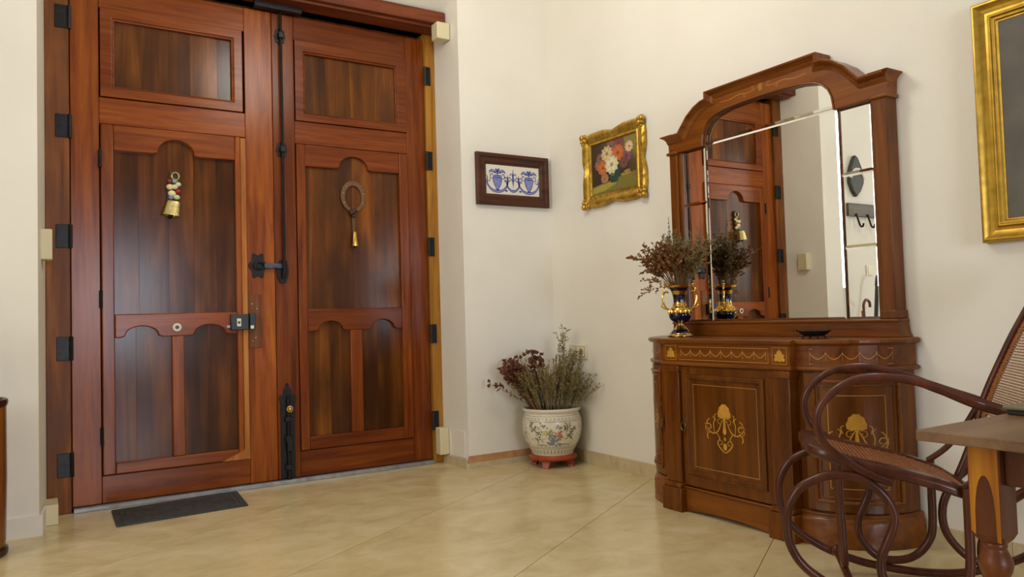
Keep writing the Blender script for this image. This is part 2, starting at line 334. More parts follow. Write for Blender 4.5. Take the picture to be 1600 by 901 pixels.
# ---- left leaf
d1 = tag(empty('door_1', (-2.44, D, 0.02)), 'old red-brown panelled door leaf carrying the wicket and black lock', None, None, 'structure')
board(d1, 'stile', -3.003, -2.86, 0.026, 3.0, -0.05, 0, 'door'); board(d1, 'stile', -2.052, -1.884, 0.026, 3.0, -0.05, 0, 'door')
board(d1, 'rail', -2.859, -2.053, 2.848, 3.0, -0.05, -0.001, 'door_h'); board(d1, 'rail', -2.859, -2.053, 2.174, 2.327, -0.05, -0.001, 'door_h')
board(d1, 'rail', -2.859, -2.053, 0.026, 0.178, -0.05, -0.001, 'door_h')
moulding(d1, (-2.853, -2.068, 2.331, 2.845), (-2.78, -2.13, 2.397, 2.78), 0.012, -0.03)
planks(d1, [-2.80, -2.63, -2.49, -2.37, -2.21, -2.10], 2.38, 2.80, -0.022)
wk = empty('wicket', (0, 0, 0), d1); wk['label'] = 'small wicket door with arched panels set into the leaf'
framed(wk, -2.855, -2.088, 0.182, 2.17, (-2.79, -2.12, 1.083, 2.022, -2.56, -2.352, 2.113),
       ((-2.79, -2.492, -2.74, -2.56), (-2.424, -2.12, -2.37, -2.185)), 0.016, (0.245, 0.948, 1.012), -0.014,
       [-2.81, -2.66, -2.50, -2.36, -2.23, -2.10], [-2.81, -2.68, -2.46, -2.29, -2.10])
build(MB().prism(rect(-2.088, -2.056, 0.20, 2.165), -0.02, 0.018, dm), 'edge_strip', 'edge', wk, bevel=0.003, label='pale worn edge strip')
build(MB().prism([(-2.22, 0.182), (-2.056, 0.182), (-2.056, 0.26), (-2.10, 0.235), (-2.14, 0.215)], 0.0, 0.0172, dm), 'worn_corner', 'edge', wk, label='bare chipped corner of the frame')
for z in (1.97, 1.17, 0.40): build(MB().tube([dm(-2.858, z-0.05, 0.018), dm(-2.858, z+0.05, 0.018)], 0.009, 8), 'hinge', 'iron', wk, smooth=True)
kn = MB().tube([dm(-2.464, 1.0, 0.014), dm(-2.464, 1.0, 0.022)], 0.024, 16); build(kn, 'keyhole_ring', 'white_plate', wk, smooth=True, label='pale ring round the keyhole')
build(MB().tube([dm(-2.464, 1.0, 0.02), dm(-2.464, 1.0, 0.026)], 0.011, 12), 'keyhole', 'black', wk, smooth=True)
build(MB().prism(rect(-2.165, -2.06, 0.972, 1.068), 0.015, 0.05, dm), 'lock_case', 'black', wk, bevel=0.004, label='black rim lock case with a small pale sticker')
build(MB().flat(rect(-2.13, -2.106, 0.995, 1.042), 0.0505, dm), 'lock_sticker', 'white_plate', wk)
build(MB().prism([(-2.118, 1.008), (-2.108, 1.018), (-2.118, 1.028), (-2.128, 1.018)], 0.0505, 0.051, dm), 'sticker_mark', 'black', wk)
build(MB().box(-2.188, -2.165, D-0.035, D-0.02, 0.985, 1.003), 'lock_bolt', 'sill', wk, bevel=0.003)
build(MB().prism(rect(-2.052, -1.972, 0.857, 1.19), 0.0, 0.006, dm), 'rusty_plate', 'post', d1, bevel=0.002, label='rust-brown plate behind the lock keeper')
build(MB().prism(rect(-2.052, -2.018, 0.975, 1.072), 0.006, 0.046, dm), 'lock_keeper', 'black', d1, bevel=0.003)
build(MB().prism(rect(-2.05, -2.03, 0.978, 0.998), 0.046, 0.049, dm), 'keeper_screw', 'white_plate', d1)
for z, x in ((1.13, -2.03), (1.10, -2.0), (0.92, -2.01), (0.90, -2.03)): build(MB().ball(dm(x, z, 0.006), 0.006, 6), 'screw', 'sill', d1)
def octo(cx_, cz, rx, rz): return [(cx_+rx*math.cos(PI/8+k*PI/4)/math.cos(PI/8), cz+rz*math.sin(PI/8+k*PI/4)/math.cos(PI/8)) for k in range(8)]
def lobed(cx_, cz, rx, rz, n=8, d=0.16): return [(cx_+rx*(1+d*math.cos(n*a))*math.cos(a), cz+rz*(1+d*math.cos(n*a))*math.sin(a)) for a in [2*PI*k/48 for k in range(48)]]
hs = empty('hasp', (0, 0, 0), d1); hs['label'] = 'black iron hasp bridging the two leaves'
build(MB().prism(lobed(-1.99, 1.37, 0.05, 0.075, 6), 0, 0.007, dm), 'hasp_plate', 'iron', hs, bevel=0.002)
build(MB().tube([dm(-1.985+0.03*math.cos(a), 1.368+0.022*math.sin(a), 0.02+0.012*math.sin(a*0.5)) for a in [k*0.45 for k in range(14)]], 0.007, 6), 'ring', 'iron', hs, smooth=True)
build(MB().prism(rect(-1.955, -1.838, 1.352, 1.385), 0.02, 0.03, dm), 'hasp_bar', plain('scuffed_steel', rgb(78, 84, 92), 0.45, 0.7, 0.4, 0, 30), hs, bevel=0.004, label='steel bar of the hasp')
for z in (2.75, 2.135, 1.52, 0.90, 0.265):
    h = build(MB().box(-3.075, -3.004, D-0.031, D-0.024, z-0.065, z+0.065), 'hinge', 'iron', d1, bevel=0.002)
    h2 = build(MB().tube([(-3.006, D-0.03, z-0.065), (-3.006, D-0.03, z+0.065)], 0.011, 8), 'hinge_pin', 'iron', h, smooth=True)

# ---- right leaf
d2 = tag(empty('door_2', (-1.35, D, 0.02)), 'old red-brown panelled door leaf with long iron bolts', None, None, 'structure')
board(d2, 'stile', -1.881, -1.742, 0.026, 3.0, -0.05, 0, 'door2'); board(d2, 'stile', -0.953, -0.816, 0.026, 3.0, -0.05, 0, 'door2')
for z0, z1 in ((2.848, 3.0), (2.168, 2.316), (0.026, 0.188)): board(d2, 'rail', -1.741, -0.954, z0, z1, -0.05, -0.001, 'door2_h')
moulding(d2, (-1.737, -0.957, 2.318, 2.845), (-1.67, -1.036, 2.378, 2.766), 0.012, -0.03, 'door2_h')
planks(d2, [-1.69, -1.53, -1.36, -1.18, -1.01], 2.36, 2.78, -0.022)
framed(d2, -1.738, -0.956, 0.191, 2.164, (-1.68, -1.022, 1.092, 2.022, -1.455, -1.245, 2.109),
       ((-1.68, -1.398, -1.612, -1.445), (-1.316, -1.022, -1.25, -1.08)), 0.012, (0.272, 0.948, 1.013), -0.016,
       [-1.70, -1.55, -1.36, -1.20, -1.0], [-1.70, -1.53, -1.36, -1.20, -1.09, -1.0], 'door2')
build(MB().tube([dm(-1.83, 3.03, 0.03), dm(-1.83, 2.9, 0.03), dm(-1.829, 2.2, 0.03), dm(-1.832, 1.36, 0.03)], 0.0085, 8), 'bolt_rod', 'iron', d2, smooth=True, label='long black iron bolt rod')
for z in (2.852, 2.115):
    g = build(MB().prism(lobed(-1.829, z, 0.034, 0.052, 8, 0.08), 0, 0.008, dm), 'rod_guide_plate', 'iron', d2, bevel=0.002)
    build(MB().box(-1.846, -1.812, D-0.045, D-0.006, z-0.02, z+0.02), 'rod_guide', 'iron', g, bevel=0.004)
g = build(MB().prism(octo(-1.838, 1.335, 0.036, 0.075), 0, 0.012, dm), 'bolt_handle_plate', 'iron', d2, bevel=0.003)
build(MB().tube([dm(-1.832, 1.40, 0.035), dm(-1.835, 1.34, 0.05), dm(-1.842, 1.285, 0.048)], lambda t: 0.016-0.006*t, 8), 'bolt_handle', 'iron', g, smooth=True)
bp_ = [(-1.865, 0.03), (-1.777, 0.03), (-1.777, 0.51), (-1.768, 0.53), (-1.778, 0.555), (-1.795, 0.55), (-1.797, 0.585), (-1.81, 0.6), (-1.812, 0.618), (-1.822, 0.628), (-1.832, 0.618), (-1.834, 0.6), (-1.847, 0.585), (-1.849, 0.55), (-1.866, 0.555), (-1.876, 0.53), (-1.865, 0.51)]
g = build(MB().prism(bp_, 0, 0.008, dm), 'foot_bolt_plate', 'iron', d2, bevel=0.002, label='black iron foot bolt plate with scrolled top')
build(MB().tube([dm(-1.82, 0.545, 0.02), dm(-1.82, 0.005, 0.02)], 0.013, 8), 'foot_bolt', 'iron', g, smooth=True)
for z in (0.40, 0.28, 0.10): build(MB().box(-1.845, -1.795, D-0.04, D-0.006, z-0.016, z+0.016), 'bolt_staple', 'iron', g, bevel=0.004)
build(MB().box(-1.838, -1.802, D-0.046, D-0.03, 0.20, 0.30), 'bolt_slide', 'iron', g, bevel=0.005)
build(MB().lathe([(0.004, 0), (0.02, 0.002), (0.021, 0.008), (0.012, 0.012), (0.009, 0.02), (0.003, 0.022)], (0, 0, 0), 16).xf(Matrix.Translation(dm(-1.815, 0.465, 0.03)) @ Matrix.Rotation(PI/2, 4, 'X')), 'brass_knob', 'brass', g, smooth=True, label='small brass knob on the foot bolt')
for z in (2.735, 2.127, 1.515, 0.903, 0.295):
    h = build(MB().box(-0.815, -0.772, D-0.032, D-0.024, z-0.066, z+0.066), 'hinge', 'iron', d2, bevel=0.002)
    build(MB().tube([(-0.815, D-0.03, z-0.066), (-0.815, D-0.03, z+0.066)], 0.01, 8), 'hinge_pin', 'iron', h, smooth=True)
# ---- plastic boxes round the doorway
def pbox(name, b, label, cat='box'):
    o = build(MB().box(*b), name, 'cream', None, ((b[0]+b[1])/2, (b[2]+b[3])/2, b[4]), bevel=0.006, seg=3); return tag(o, label, cat)
pbox('sensor_box', (-0.83, -0.733, 0.10, 0.19, 2.93, 3.045), 'cream plastic box tucked under the end of the timber lintel')
pbox('sensor_box', (-3.15, -3.095, 0.10, 0.20, 1.37, 1.53), 'cream plastic box halfway up the worn frame post beside the wicket leaf')
pbox('sensor_box', (-3.142, -3.075, 0.11, 0.30, 0.0, 0.105), 'cream plastic box on the floor below the worn frame post')
pbox('sensor_box', (-0.805, -0.735, 0.26, 0.335, 0.065, 0.25), 'cream plastic box low on the yellow oak post beside the skirting')
jp = tag(build(MB().box(-0.7335, -0.7275, 0.035, 0.22, 0.065, 0.245), 'cover_plate', 'plaster', None, (-0.73, 0.12, 0.06), bevel=0.002), 'square white cover plate low on the plastered jamb', 'cover plate')
# ---- mat
mm = thing('door_mat', 'thin charcoal rubber mat lying before the wicket door', 'mat', (-2.5, 0.08, 0.0))
mp_ = [(-2.823, 0.25), (-2.829, -0.146), (-2.176, -0.104), (-2.15, 0.30)]
build(MB().prism(mp_, 0.0005, 0.009), 'mat_body', 'rubber', mm, bevel=0.002)
cx0 = sum(p[0] for p in mp_)/4; cy0 = sum(p[1] for p in mp_)/4
def shr(s): return [(cx0+(p[0]-cx0)*s, cy0+(p[1]-cy0)*(2*s-1)) for p in mp_]
for s in (0.9, 0.82):
    q = shr(s); build(MB().tube([(*p, 0.0095) for p in q+[q[0]]], 0.0025, 4), 'raised_border', 'rubber', mm)
for k in range(5):
    u_ = -2.74+k*0.105; q = [(u_+0.05*math.cos(a)+0.05, 0.07+0.09*math.sin(2*a)*0.5, 0.0095) for a in [2*PI*i/16 for i in range(17)]]
    build(MB().tube(q, 0.0022, 4), 'raised_scroll', 'rubber', mm)

# ---- hanging cow bell on the wicket
yb = D+0.014-0.002
b0 = thing('hanging_bell', 'brass bell on a decorated leather strap hanging on the wicket door', 'bell', (-2.48, yb, 1.66))
build(MB().prism([(-2.512, 1.745), (-2.440, 1.745), (-2.436, 1.93), (-2.492, 1.93)], 0, 0.008, lambda a, b, c: (a, yb-0.004-c, b)), 'strap', 'leather', b0, bevel=0.002)
for (x, z, r, c) in ((-2.466, 1.868, 0.016, (140, 160, 146)), (-2.492, 1.832, 0.021, (230, 214, 160)), (-2.466, 1.834, 0.018, (226, 210, 160)), (-2.446, 1.85, 0.016, (216, 210, 180)), (-2.482, 1.793, 0.023, (232, 222, 172)), (-2.448, 1.808, 0.017, (158, 26, 40)), (-2.494, 1.868, 0.014, (150, 44, 30)), (-2.456, 1.772, 0.019, (210, 208, 140)), (-2.488, 1.768, 0.015, (126, 134, 168))):
    nm = 'bead_%d_%d_%d' % c
    if nm not in MT: MT[nm] = plain(nm, rgb(*c), 0.4)
    build(MB().ball((x, yb-0.02, z), r, 10, 0.85, 1.0, 0.7), 'bead', nm, b0, smooth=True)
build(MB().tube([(-2.462+0.02*math.cos(a), yb-0.022, 1.897+0.022*math.sin(a)) for a in [k*2*PI/14 for k in range(15)]], 0.005, 6), 'ring', 'pale_brass', b0, smooth=True)
def sq(hx, hy, z, dx): return [(math.copysign(abs(math.cos(a))**0.55, math.cos(a))*hx+dx, math.copysign(abs(math.sin(a))**0.55, math.sin(a))*hy, z) for a in [2*PI*k/28 for k in range(28)]]
build(MB().loft([sq(0.030, 0.018, 0.088, 0.006), sq(0.037, 0.026, 0.084, 0.006), sq(0.040, 0.030, 0.06, 0.003), sq(0.046, 0.034, 0.012, 0.0), sq(0.049, 0.036, 0.0, 0.0), sq(0.044, 0.032, 0.0, 0.0), sq(0.034, 0.024, 0.06, 0.003)], True, True).xf(Matrix.Translation((-2.493, yb-0.046, 1.658)) @ Matrix.Rotation(0.12, 4, 'Y')), 'bell', 'pale_brass', b0, smooth=True)
build(MB().ball((-2.492, yb-0.046, 1.655), 0.014, 8), 'clapper', 'iron', b0, smooth=True)
# ---- horseshoe with a small bell
yh = D+0.016-0.002
b1 = thing('horseshoe_charm', 'brown horseshoe charm with a cord and little yellow bell on the bolted leaf', 'horseshoe', (-1.355, yh, 1.5))
arc = [(0.072*math.sin(a), 1.842-0.0+0.092*-math.cos(a)) for a in [0.32+k*(2*PI-0.64)/30 for k in range(31)]]
mb = MB(); rings = []
for i, (x, z) in enumerate(arc):
    a = arc[max(0, i-1)]; c = arc[min(30, i+1)]; dx, dz = c[0]-a[0], c[1]-a[1]; L = math.hypot(dx, dz); nx, nz = -dz/L, dx/L
    wd = 0.011+0.006*math.sin(PI*i/30)
    rings.append([(-1.355+x+nx*wd, yh-0.002, z+nz*wd), (-1.355+x-nx*wd, yh-0.002, z-nz*wd), (-1.355+x-nx*wd, yh-0.014, z-nz*wd), (-1.355+x+nx*wd, yh-0.014, z+nz*wd)])
build(mb.loft(rings), 'horseshoe', plain('bronze_shoe', rgb(112, 82, 56), 0.42, 0.6, 0.2, 0.2), b1, bevel=0.002)
for i in (4, 8, 11, 19, 22, 26): build(MB().ball((-1.355+arc[i][0], yh-0.014, arc[i][1]), 0.006, 6), 'nail', 'brass', b1, smooth=True)
build(MB().ball((-1.37, yh-0.02, 1.735), 0.02, 10).ball((-1.35, yh-0.022, 1.745), 0.015, 10).ball((-1.356, yh-0.018, 1.712), 0.014, 8), 'knot', 'leather', b1, smooth=True)
build(MB().tube([(-1.363, yh-0.014, 1.72), (-1.36, yh-0.014, 1.60)], 0.003, 5).tube([(-1.35, yh-0.014, 1.72), (-1.354, yh-0.014, 1.60)], 0.003, 5), 'cord', 'stem', b1)
build(MB().lathe([(0.006, 0.10), (0.012, 0.095), (0.016, 0.06), (0.021, 0.015), (0.026, 0.0), (0.022, 0.0), (0.012, 0.05)], (-1.356, yh-0.03, 1.508), 16, False), 'bell', 'brass', b1, smooth=True)
build(MB().ball((-1.356, yh-0.03, 1.503), 0.009, 8), 'clapper', 'iron', b1, smooth=True)
# ================================================================ helpers for wall furniture
def mw(a, b, c): return (-c, a, b)                          # wall_right coords: a=y, b=z, c=out into the room
def ma(a, b, c): return (a, -c, b)                          # wall_front coords
def rrect(r, d=0): return [(r[0]+d, r[2]+d), (r[1]-d, r[2]+d), (r[1]-d, r[3]-d), (r[0]+d, r[3]-d)]
def frame_loft(m, r, prof): return MB().loft([[m(a, b, c) for a, b in rrect(r, t)] for t, c in prof], True, False)
def ribbon(pts, wd):
    P = [Vector((p[0], p[1])) for p in pts]; L, R = [], []
    for i, p in enumerate(P):
        d = P[min(i+1, len(P)-1)]-P[max(0, i-1)]
        if d.length < 1e-9: continue
        d.normalize(); n = Vector((-d.y, d.x)); t = i/(len(P)-1); k = wd*(0.55+0.45*math.sin(PI*t)) if wd > 0.0035 else wd
        L.append(p+n*k/2); R.append(p-n*k/2)
    return L, R
def put_ribbon(mb, pts, wd, c, m):
    L, R = ribbon(pts, wd); n = len(L)
    mb.add([m(p.x, p.y, c) for p in L]+[m(p.x, p.y, c) for p in R], [(i, i+1, n+i+1, n+i) for i in range(n-1)])
def cm2(pts, k=5): return [(p.x, p.y) for p in catmull([(a, b, 0) for a, b in pts], k)]
def blob(cx_, cz, rx, rz, n=14, d=0.0, lob=5, ph=0): return [(cx_+rx*(1+d*math.cos(lob*a+ph))*math.cos(a), cz+rz*(1+d*math.cos(lob*a+ph))*math.sin(a)) for a in [2*PI*k/n for k in range(n)]]
def sweep(path, prof, m, closed=False):
    n = len(path); rings = []
    for i in range(n):
        p = Vector(path[i]); a = Vector(path[i-1]) if (i > 0 or closed) else None; b = Vector(path[(i+1) % n]) if (i < n-1 or closed) else None
        d1_ = (p-a).normalized() if a is not None else (b-p).normalized(); d2_ = (b-p).normalized() if b is not None else d1_
        n1 = Vector((-d1_.y, d1_.x)); n2 = Vector((-d2_.y, d2_.x)); nn = (n1+n2).normalized(); k = 1/max(0.45, nn.dot(n1))
        rings.append([m(p.x+nn.x*k*o, p.y+nn.y*k*o, c) for o, c in prof])
    if closed: rings.append(rings[0])
    return MB().loft(rings, True, not closed)

# ================================================================ CONSOLE CABINET
YC = -1.945; AE, BE, YW = 0.36, 0.335, 0.392
con = thing('console_cabinet', 'mahogany console cabinet with satinwood inlay and curved ends under the mirror', 'cabinet', (-0.2, YC, 0.0))
def plan(off, xf=-0.40, xb=-0.0135):
    pts = []
    th0 = math.asin(min(1, -xb/(AE+off)))
    for k in range(15):
        th = PI/2-th0*0.98-(PI/2-th0*0.98)*k/14; pts.append((-(AE+off)*math.cos(th), YC+YW+off*0.5+(BE+off*0.5)*math.sin(th)))
    pts[0] = (xb, pts[0][1])
    pts += [(xf-off, YC+YW+off), (xf-off, YC-YW-off)]
    q = []
    for k in range(15):
        th = (PI/2-th0*0.98)*k/14; q.append((-(AE+off)*math.cos(th), YC-YW-off*0.5-(BE+off*0.5)*math.sin(th)))
    q[-1] = (xb, q[-1][1])
    return pts+q
def slab(layers, name, mat, parent=con, **k):
    return build(MB().loft([[(x, y, z) for x, y in plan(o, *xf)] for o, z, *xf in layers]), name, mat, parent, **k)
slab([(0.004, 0.842), (0.014, 0.846), (0.022, 0.853), (0.022, 0.863), (0.016, 0.869), (0.006, 0.87)], 'top', 'cab_h')
slab([(0.0, 0.754), (0.0, 0.842)], 'frieze', 'cab_h')
slab([(0.002, 0.732), (0.012, 0.736), (0.016, 0.744), (0.012, 0.752), (0.002, 0.754)], 'frieze_moulding', 'cab_h', smooth=False)
slab([(-0.012, 0.12, -0.378), (-0.012, 0.733, -0.378)], 'carcass', 'cab')
# plinth: curved ends, recessed middle with a shallow raised apron, blocks under the pilasters
for s in (1, -1):
    pm = MB(); rings = []
    for z, o in ((0, 0.022), (0.105, 0.022), (0.115, 0.016), (0.122, 0.006), (0.135, 0.008), (0.142, -0.002)):
        ring = [(-(AE+o)*math.cos(th), YC+s*(YW+(BE+o*0.5)*math.sin(th)), z) for th in [(PI/2-0.05)*k/12 for k in range(13)]]
        rings.append(ring+[(-0.0135, ring[-1][1], z), (-0.0135, YC+s*YW, z)])
    build(pm.loft(rings), 'plinth', 'cab_h', con, bevel=0.002)
ap = [(-0.28, 0.118), (-0.28, 0.0)] + [(-0.25+0.5*k/12, 0.006+0.014*math.sin(PI*k/12)) for k in range(13)] + [(0.28, 0.0), (0.28, 0.118)]
build(MB().prism([(YC+a, b) for a, b in ap], 0.32, 0.394, mw), 'apron', 'cab_h', con, bevel=0.003)
build(MB().prism([(YC-0.28, 0.118), (YC-0.28, 0.128), (YC+0.28, 0.128), (YC+0.28, 0.118)], 0.3, 0.398, mw), 'apron_moulding', 'cab_h', con, bevel=0.004)
for s in (1, -1):
    y0, y1 = sorted((YC+s*0.268, YC+s*0.404))
    build(MB().box(-0.432, -0.2, y0, y1, 0, 0.118), 'plinth_block', 'cab', con, bevel=0.004)
    build(MB().box(-0.426, -0.2, y0+0.008, y1-0.008, 0.118, 0.142), 'plinth_cap', 'cab', con, bevel=0.006, seg=3)
    y0, y1 = sorted((YC+s*0.282, YC+s*0.39))
    build(MB().box(-0.408, -0.2, y0, y1, 0.142, 0.733), 'pilaster', 'cab', con, bevel=0.003)
    build(MB().box(-0.414, -0.2, y0-0.005, y1+0.005, 0.70, 0.733), 'pilaster_cap', 'cab', con, bevel=0.006, seg=3)
# centre door
dr = build(MB().box(-0.392, -0.37, YC-0.278, YC+0.278, 0.135, 0.73), 'door', 'cab', con, bevel=0.002)
build(frame_loft(mw, (YC-0.245, YC+0.245, 0.19, 0.692), [(0, 0.391), (0.002, 0.402), (0.008, 0.406), (0.014, 0.402), (0.02, 0.403), (0.026, 0.397), (0.03, 0.391)]), 'door_moulding', 'cab_door', dr)
build(MB().box(-0.3935, -0.39, YC-0.216, YC+0.216, 0.219, 0.663), 'door_field', 'cab_door', dr)
il = MB()
for a, b in ((0.197, 0.194),): put_ribbon(il, [(YC-a, 0.236), (YC+a, 0.236), (YC+a, 0.642), (YC-a, 0.642), (YC-a, 0.236)], 0.003, 0.3941, mw)
build(il, 'stringing', 'inlay_line', dr)
SPIRAL = lambda cx_, cz, r0, r1, a0, a1, n=18: [(cx_+(r0+(r1-r0)*k/n)*math.cos(a0+(a1-a0)*k/n), cz+(r0+(r1-r0)*k/n)*math.sin(a0+(a1-a0)*k/n)) for k in range(n+1)]
def ornament(mb, m0, c):
    m = lambda a, b, c: m0(a*0.92, 0.458+(b-0.40)*0.86, c)
    fan = [(-0.042, 0.0)]+[(0.046*(1.0 if k % 2 else 0.92)*math.cos(PI-PI*k/12), 0.005+0.07*(1.0 if k % 2 else 0.93)*math.sin(PI*k/12)) for k in range(13)]+[(0.042, 0.0), (0.02, -0.008), (0, -0.004), (-0.02, -0.008)]
    mb.flat([(a, b+0.445) for a, b in fan], c, m)
    for s in (1, -1):
        S = lambda pts: [(s*a, b+0.40) for a, b in pts]
        put_ribbon(mb, S(cm2([(0.004, 0.04), (0.02, 0.012), (0.045, -0.035), (0.08, -0.05), (0.115, -0.03), (0.135, 0.0)])), 0.007, c, m)
        put_ribbon(mb, S(SPIRAL(0.028, 0.018, 0.02, 0.005, 2.2, -4.5)), 0.004, c, m)
        put_ribbon(mb, S(SPIRAL(0.106, -0.018, 0.032, 0.006, -1.8, 5.2)), 0.006, c, m)
        put_ribbon(mb, S(cm2([(0.07, -0.045), (0.074, 0.0), (0.066, 0.03), (0.08, 0.045)])), 0.006, c, m)
        put_ribbon(mb, S(cm2([(0.128, -0.01), (0.115, 0.02), (0.10, 0.03)])), 0.006, c, m)
        put_ribbon(mb, S(cm2([(0.115, -0.045), (0.12, -0.07), (0.112, -0.085)])), 0.008, c, m)
        put_ribbon(mb, S(cm2([(0.055, -0.045), (0.035, -0.075), (0.05, -0.10), (0.035, -0.125), (0.012, -0.145), (0, -0.15)])), 0.008, c, m)
        put_ribbon(mb, S(SPIRAL(0.03, -0.10, 0.018, 0.004, 0.5, 6.0)), 0.004, c, m)
        put_ribbon(mb, S(cm2([(0.058, 0.02), (0.066, 0.05), (0.052, 0.06)])), 0.005, c, m)
    mb.flat(blob(0, 0.40-0.075, 0.007, 0.012, 8), c, m); mb.flat(blob(0, 0.40-0.118, 0.013, 0.02, 10), c, m)
    mb.flat([(-0.004, 0.44), (0.004, 0.44), (0.012, 0.36), (0, 0.345), (-0.012, 0.36)], c, m)
ob = MB(); ornament(ob, lambda a, b, c: mw(YC-a, b, c), 0.3945); build(ob, 'shell_inlay', 'inlay', dr)
def pull(parent, m, a, b, c):
    h = build(MB().prism(lobed(a, b, 0.012, 0.03, 4, 0.2), c, c+0.004, m).prism(blob(a, b+0.045, 0.005, 0.014, 8), c, c+0.003, m).prism(blob(a, b-0.045, 0.005, 0.014, 8), c, c+0.003, m), 'handle', 'brass_dark', parent, bevel=0.001)
    build(MB().tube([m(a+0.017*math.sin(t), b-0.012-0.022*math.cos(t)+0.0, c+0.012) for t in [k*2*PI/16 for k in range(17)]], 0.003, 6), 'pull_ring', 'brass_dark', h, smooth=True)
MT['brass_dark'] = plain('aged_brass', rgb(120, 92, 50), 0.38, 0.9, 0.3)
pull(dr, mw, YC+0.262, 0.44, 0.392)
# curved end doors
def em(s):
    def f(th, z, c): return (-(AE+c)*math.cos(th), YC+s*(YW+0.004+(BE+c)*math.sin(th)), z)
    return f
for s in (1, -1):
    f = em(s); T0, T1 = 0.10, 1.30; n = 14
    ths = [T0+(T1-T0)*k/n for k in range(n+1)]
    cdoor = build(MB().loft([[f(t, 0.15, -0.01), f(t, 0.15, 0.004), f(t, 0.725, 0.004), f(t, 0.725, -0.01)] for t in ths]), 'curved_door', 'cab_door', con)
    a0, a1 = 0.22, 1.2; tt = [a0+(a1-a0)*k/n for k in range(n+1)]
    def loop(zl, zh, c, d): 
        t2 = [a0+d+(a1-a0-2*d)*k/n for k in range(n+1)]
        return [f(t, zl, c) for t in t2]+[f(t2[-1], zl+(zh-zl)*k/4, c) for k in (1, 2, 3)]+[f(t, zh, c) for t in t2[::-1]]+[f(t2[0], zh-(zh-zl)*k/4, c) for k in (1, 2, 3, 4)]
    build(MB().tube(loop(0.19, 0.692, 0.006, 0), 0.008, 6), 'door_moulding', 'cab_h', cdoor, smooth=True)
    build(MB().tube(loop(0.208, 0.674, 0.005, 0.06), 0.004, 6), 'inner_bead', 'cab', cdoor, smooth=True)
    st = MB()
    for zl, zh, d in ((0.245, 0.635, 0.16),):
        L_ = loop(zl, zh, 0.0046, d); L2 = loop(zl+0.003, zh-0.003, 0.0046, d+0.01); nL = len(L_)
        st.add(L_+L2, [(i, i+1, nL+i+1, nL+i) for i in range(nL-1)])
    build(st, 'stringing', 'inlay_line', cdoor)
    ob = MB(); ornament(ob, lambda a, b, c: f(0.70-s*a*2.9*(-1 if s < 0 else 1)*s, b, c), 0.0048); build(ob, 'shell_inlay', 'inlay', cdoor)
    if s > 0: pull(cdoor, lambda a, b, c: f(0.155-a, b, c), 0.0, 0.44, 0.005)
# frieze inlay
def swags(mb, m, x0, x1, z0, z1, n, c, lw=0.0025):
    for i in range(n):
        a, b = x0+(x1-x0)*i/n, x0+(x1-x0)*(i+1)/n
        put_ribbon(mb, [(a+(b-a)*k/8, z1-0.006-(z1-z0)*0.62*math.sin(PI*k/8)**0.8) for k in range(9)], 0.0035, c, m)
    for i in range(n+1):
        a = x0+(x1-x0)*i/n; put_ribbon(mb, [(a, z1), (a, z0+0.002)], lw, c, m)
    q = (x0-0.012, x1+0.012, z0-0.012, z1+0.01); P = rrect(q); put_ribbon(mb, P+[P[0]], 0.0028, c, m)
def urn(mb, m, cx_, cz, s, c):
    u_ = [(-0.024, -0.026), (-0.03, -0.016), (-0.022, -0.008), (-0.027, 0.004), (-0.015, 0.008), (-0.012, 0.02), (-0.004, 0.022), (0, 0.032), (0.004, 0.022), (0.012, 0.02), (0.015, 0.008), (0.027, 0.004), (0.022, -0.008), (0.03, -0.016), (0.024, -0.026), (0.01, -0.022), (0, -0.028), (-0.01, -0.022)]
    mb.flat([(cx_+a*s, cz+b*s) for a, b in u_], c, m)
    P = rrect((cx_-0.038*s, cx_+0.038*s, cz-0.036, cz+0.036)); put_ribbon(mb, P+[P[0]], 0.0026, c, m)
fi = MB(); swags(fi, mw, YC-0.265, YC+0.265, 0.776, 0.818, 8, 0.4006); build(fi, 'swag_inlay', 'inlay_line', con)
for a in (0.338, -0.338):
    ui = MB(); urn(ui, mw, YC+a, 0.798, 1.0, 0.4006); build(ui, 'urn_inlay', 'inlay', con)
for s in (1, -1):
    f = em(s); si = MB(); swags(si, lambda a, b, c: f(a, b, c), 0.2, 1.15, 0.776, 0.818, 5, 0.0052, 0.006); build(si, 'swag_inlay', 'inlay_line', con)

# ================================================================ MIRROR
YM = -1.975
mir = thing('overmantel_mirror', 'arched mahogany mirror of several glass panes standing on the inlaid console', 'mirror', (-0.05, YM, 0.87))
def mm_(a, b, c): return (-c, YM+a, b)
build(MB().prism([(-0.685, 0.87), (0.685, 0.87), (0.675, 0.89), (0.668, 0.935), (0.668, 0.945), (-0.668, 0.945), (-0.668, 0.935), (-0.675, 0.89)], 0.003, 0.085, mm_), 'base', 'cab_h', mir, bevel=0.003)
build(MB().prism(rect(-0.672, 0.672, 0.935, 0.948), 0.003, 0.092, mm_), 'base_moulding', 'cab_h', mir, bevel=0.004)
build(MB().prism([(-0.60, 0.94), (0.60, 0.94), (0.60, 1.95), (0.45, 1.97), (0.36, 2.08), (0.3, 2.12), (-0.3, 2.12), (-0.36, 2.08), (-0.45, 1.97), (-0.60, 1.95)], 0.003, 0.043, mm_), 'backboard', 'dark_under', mir)
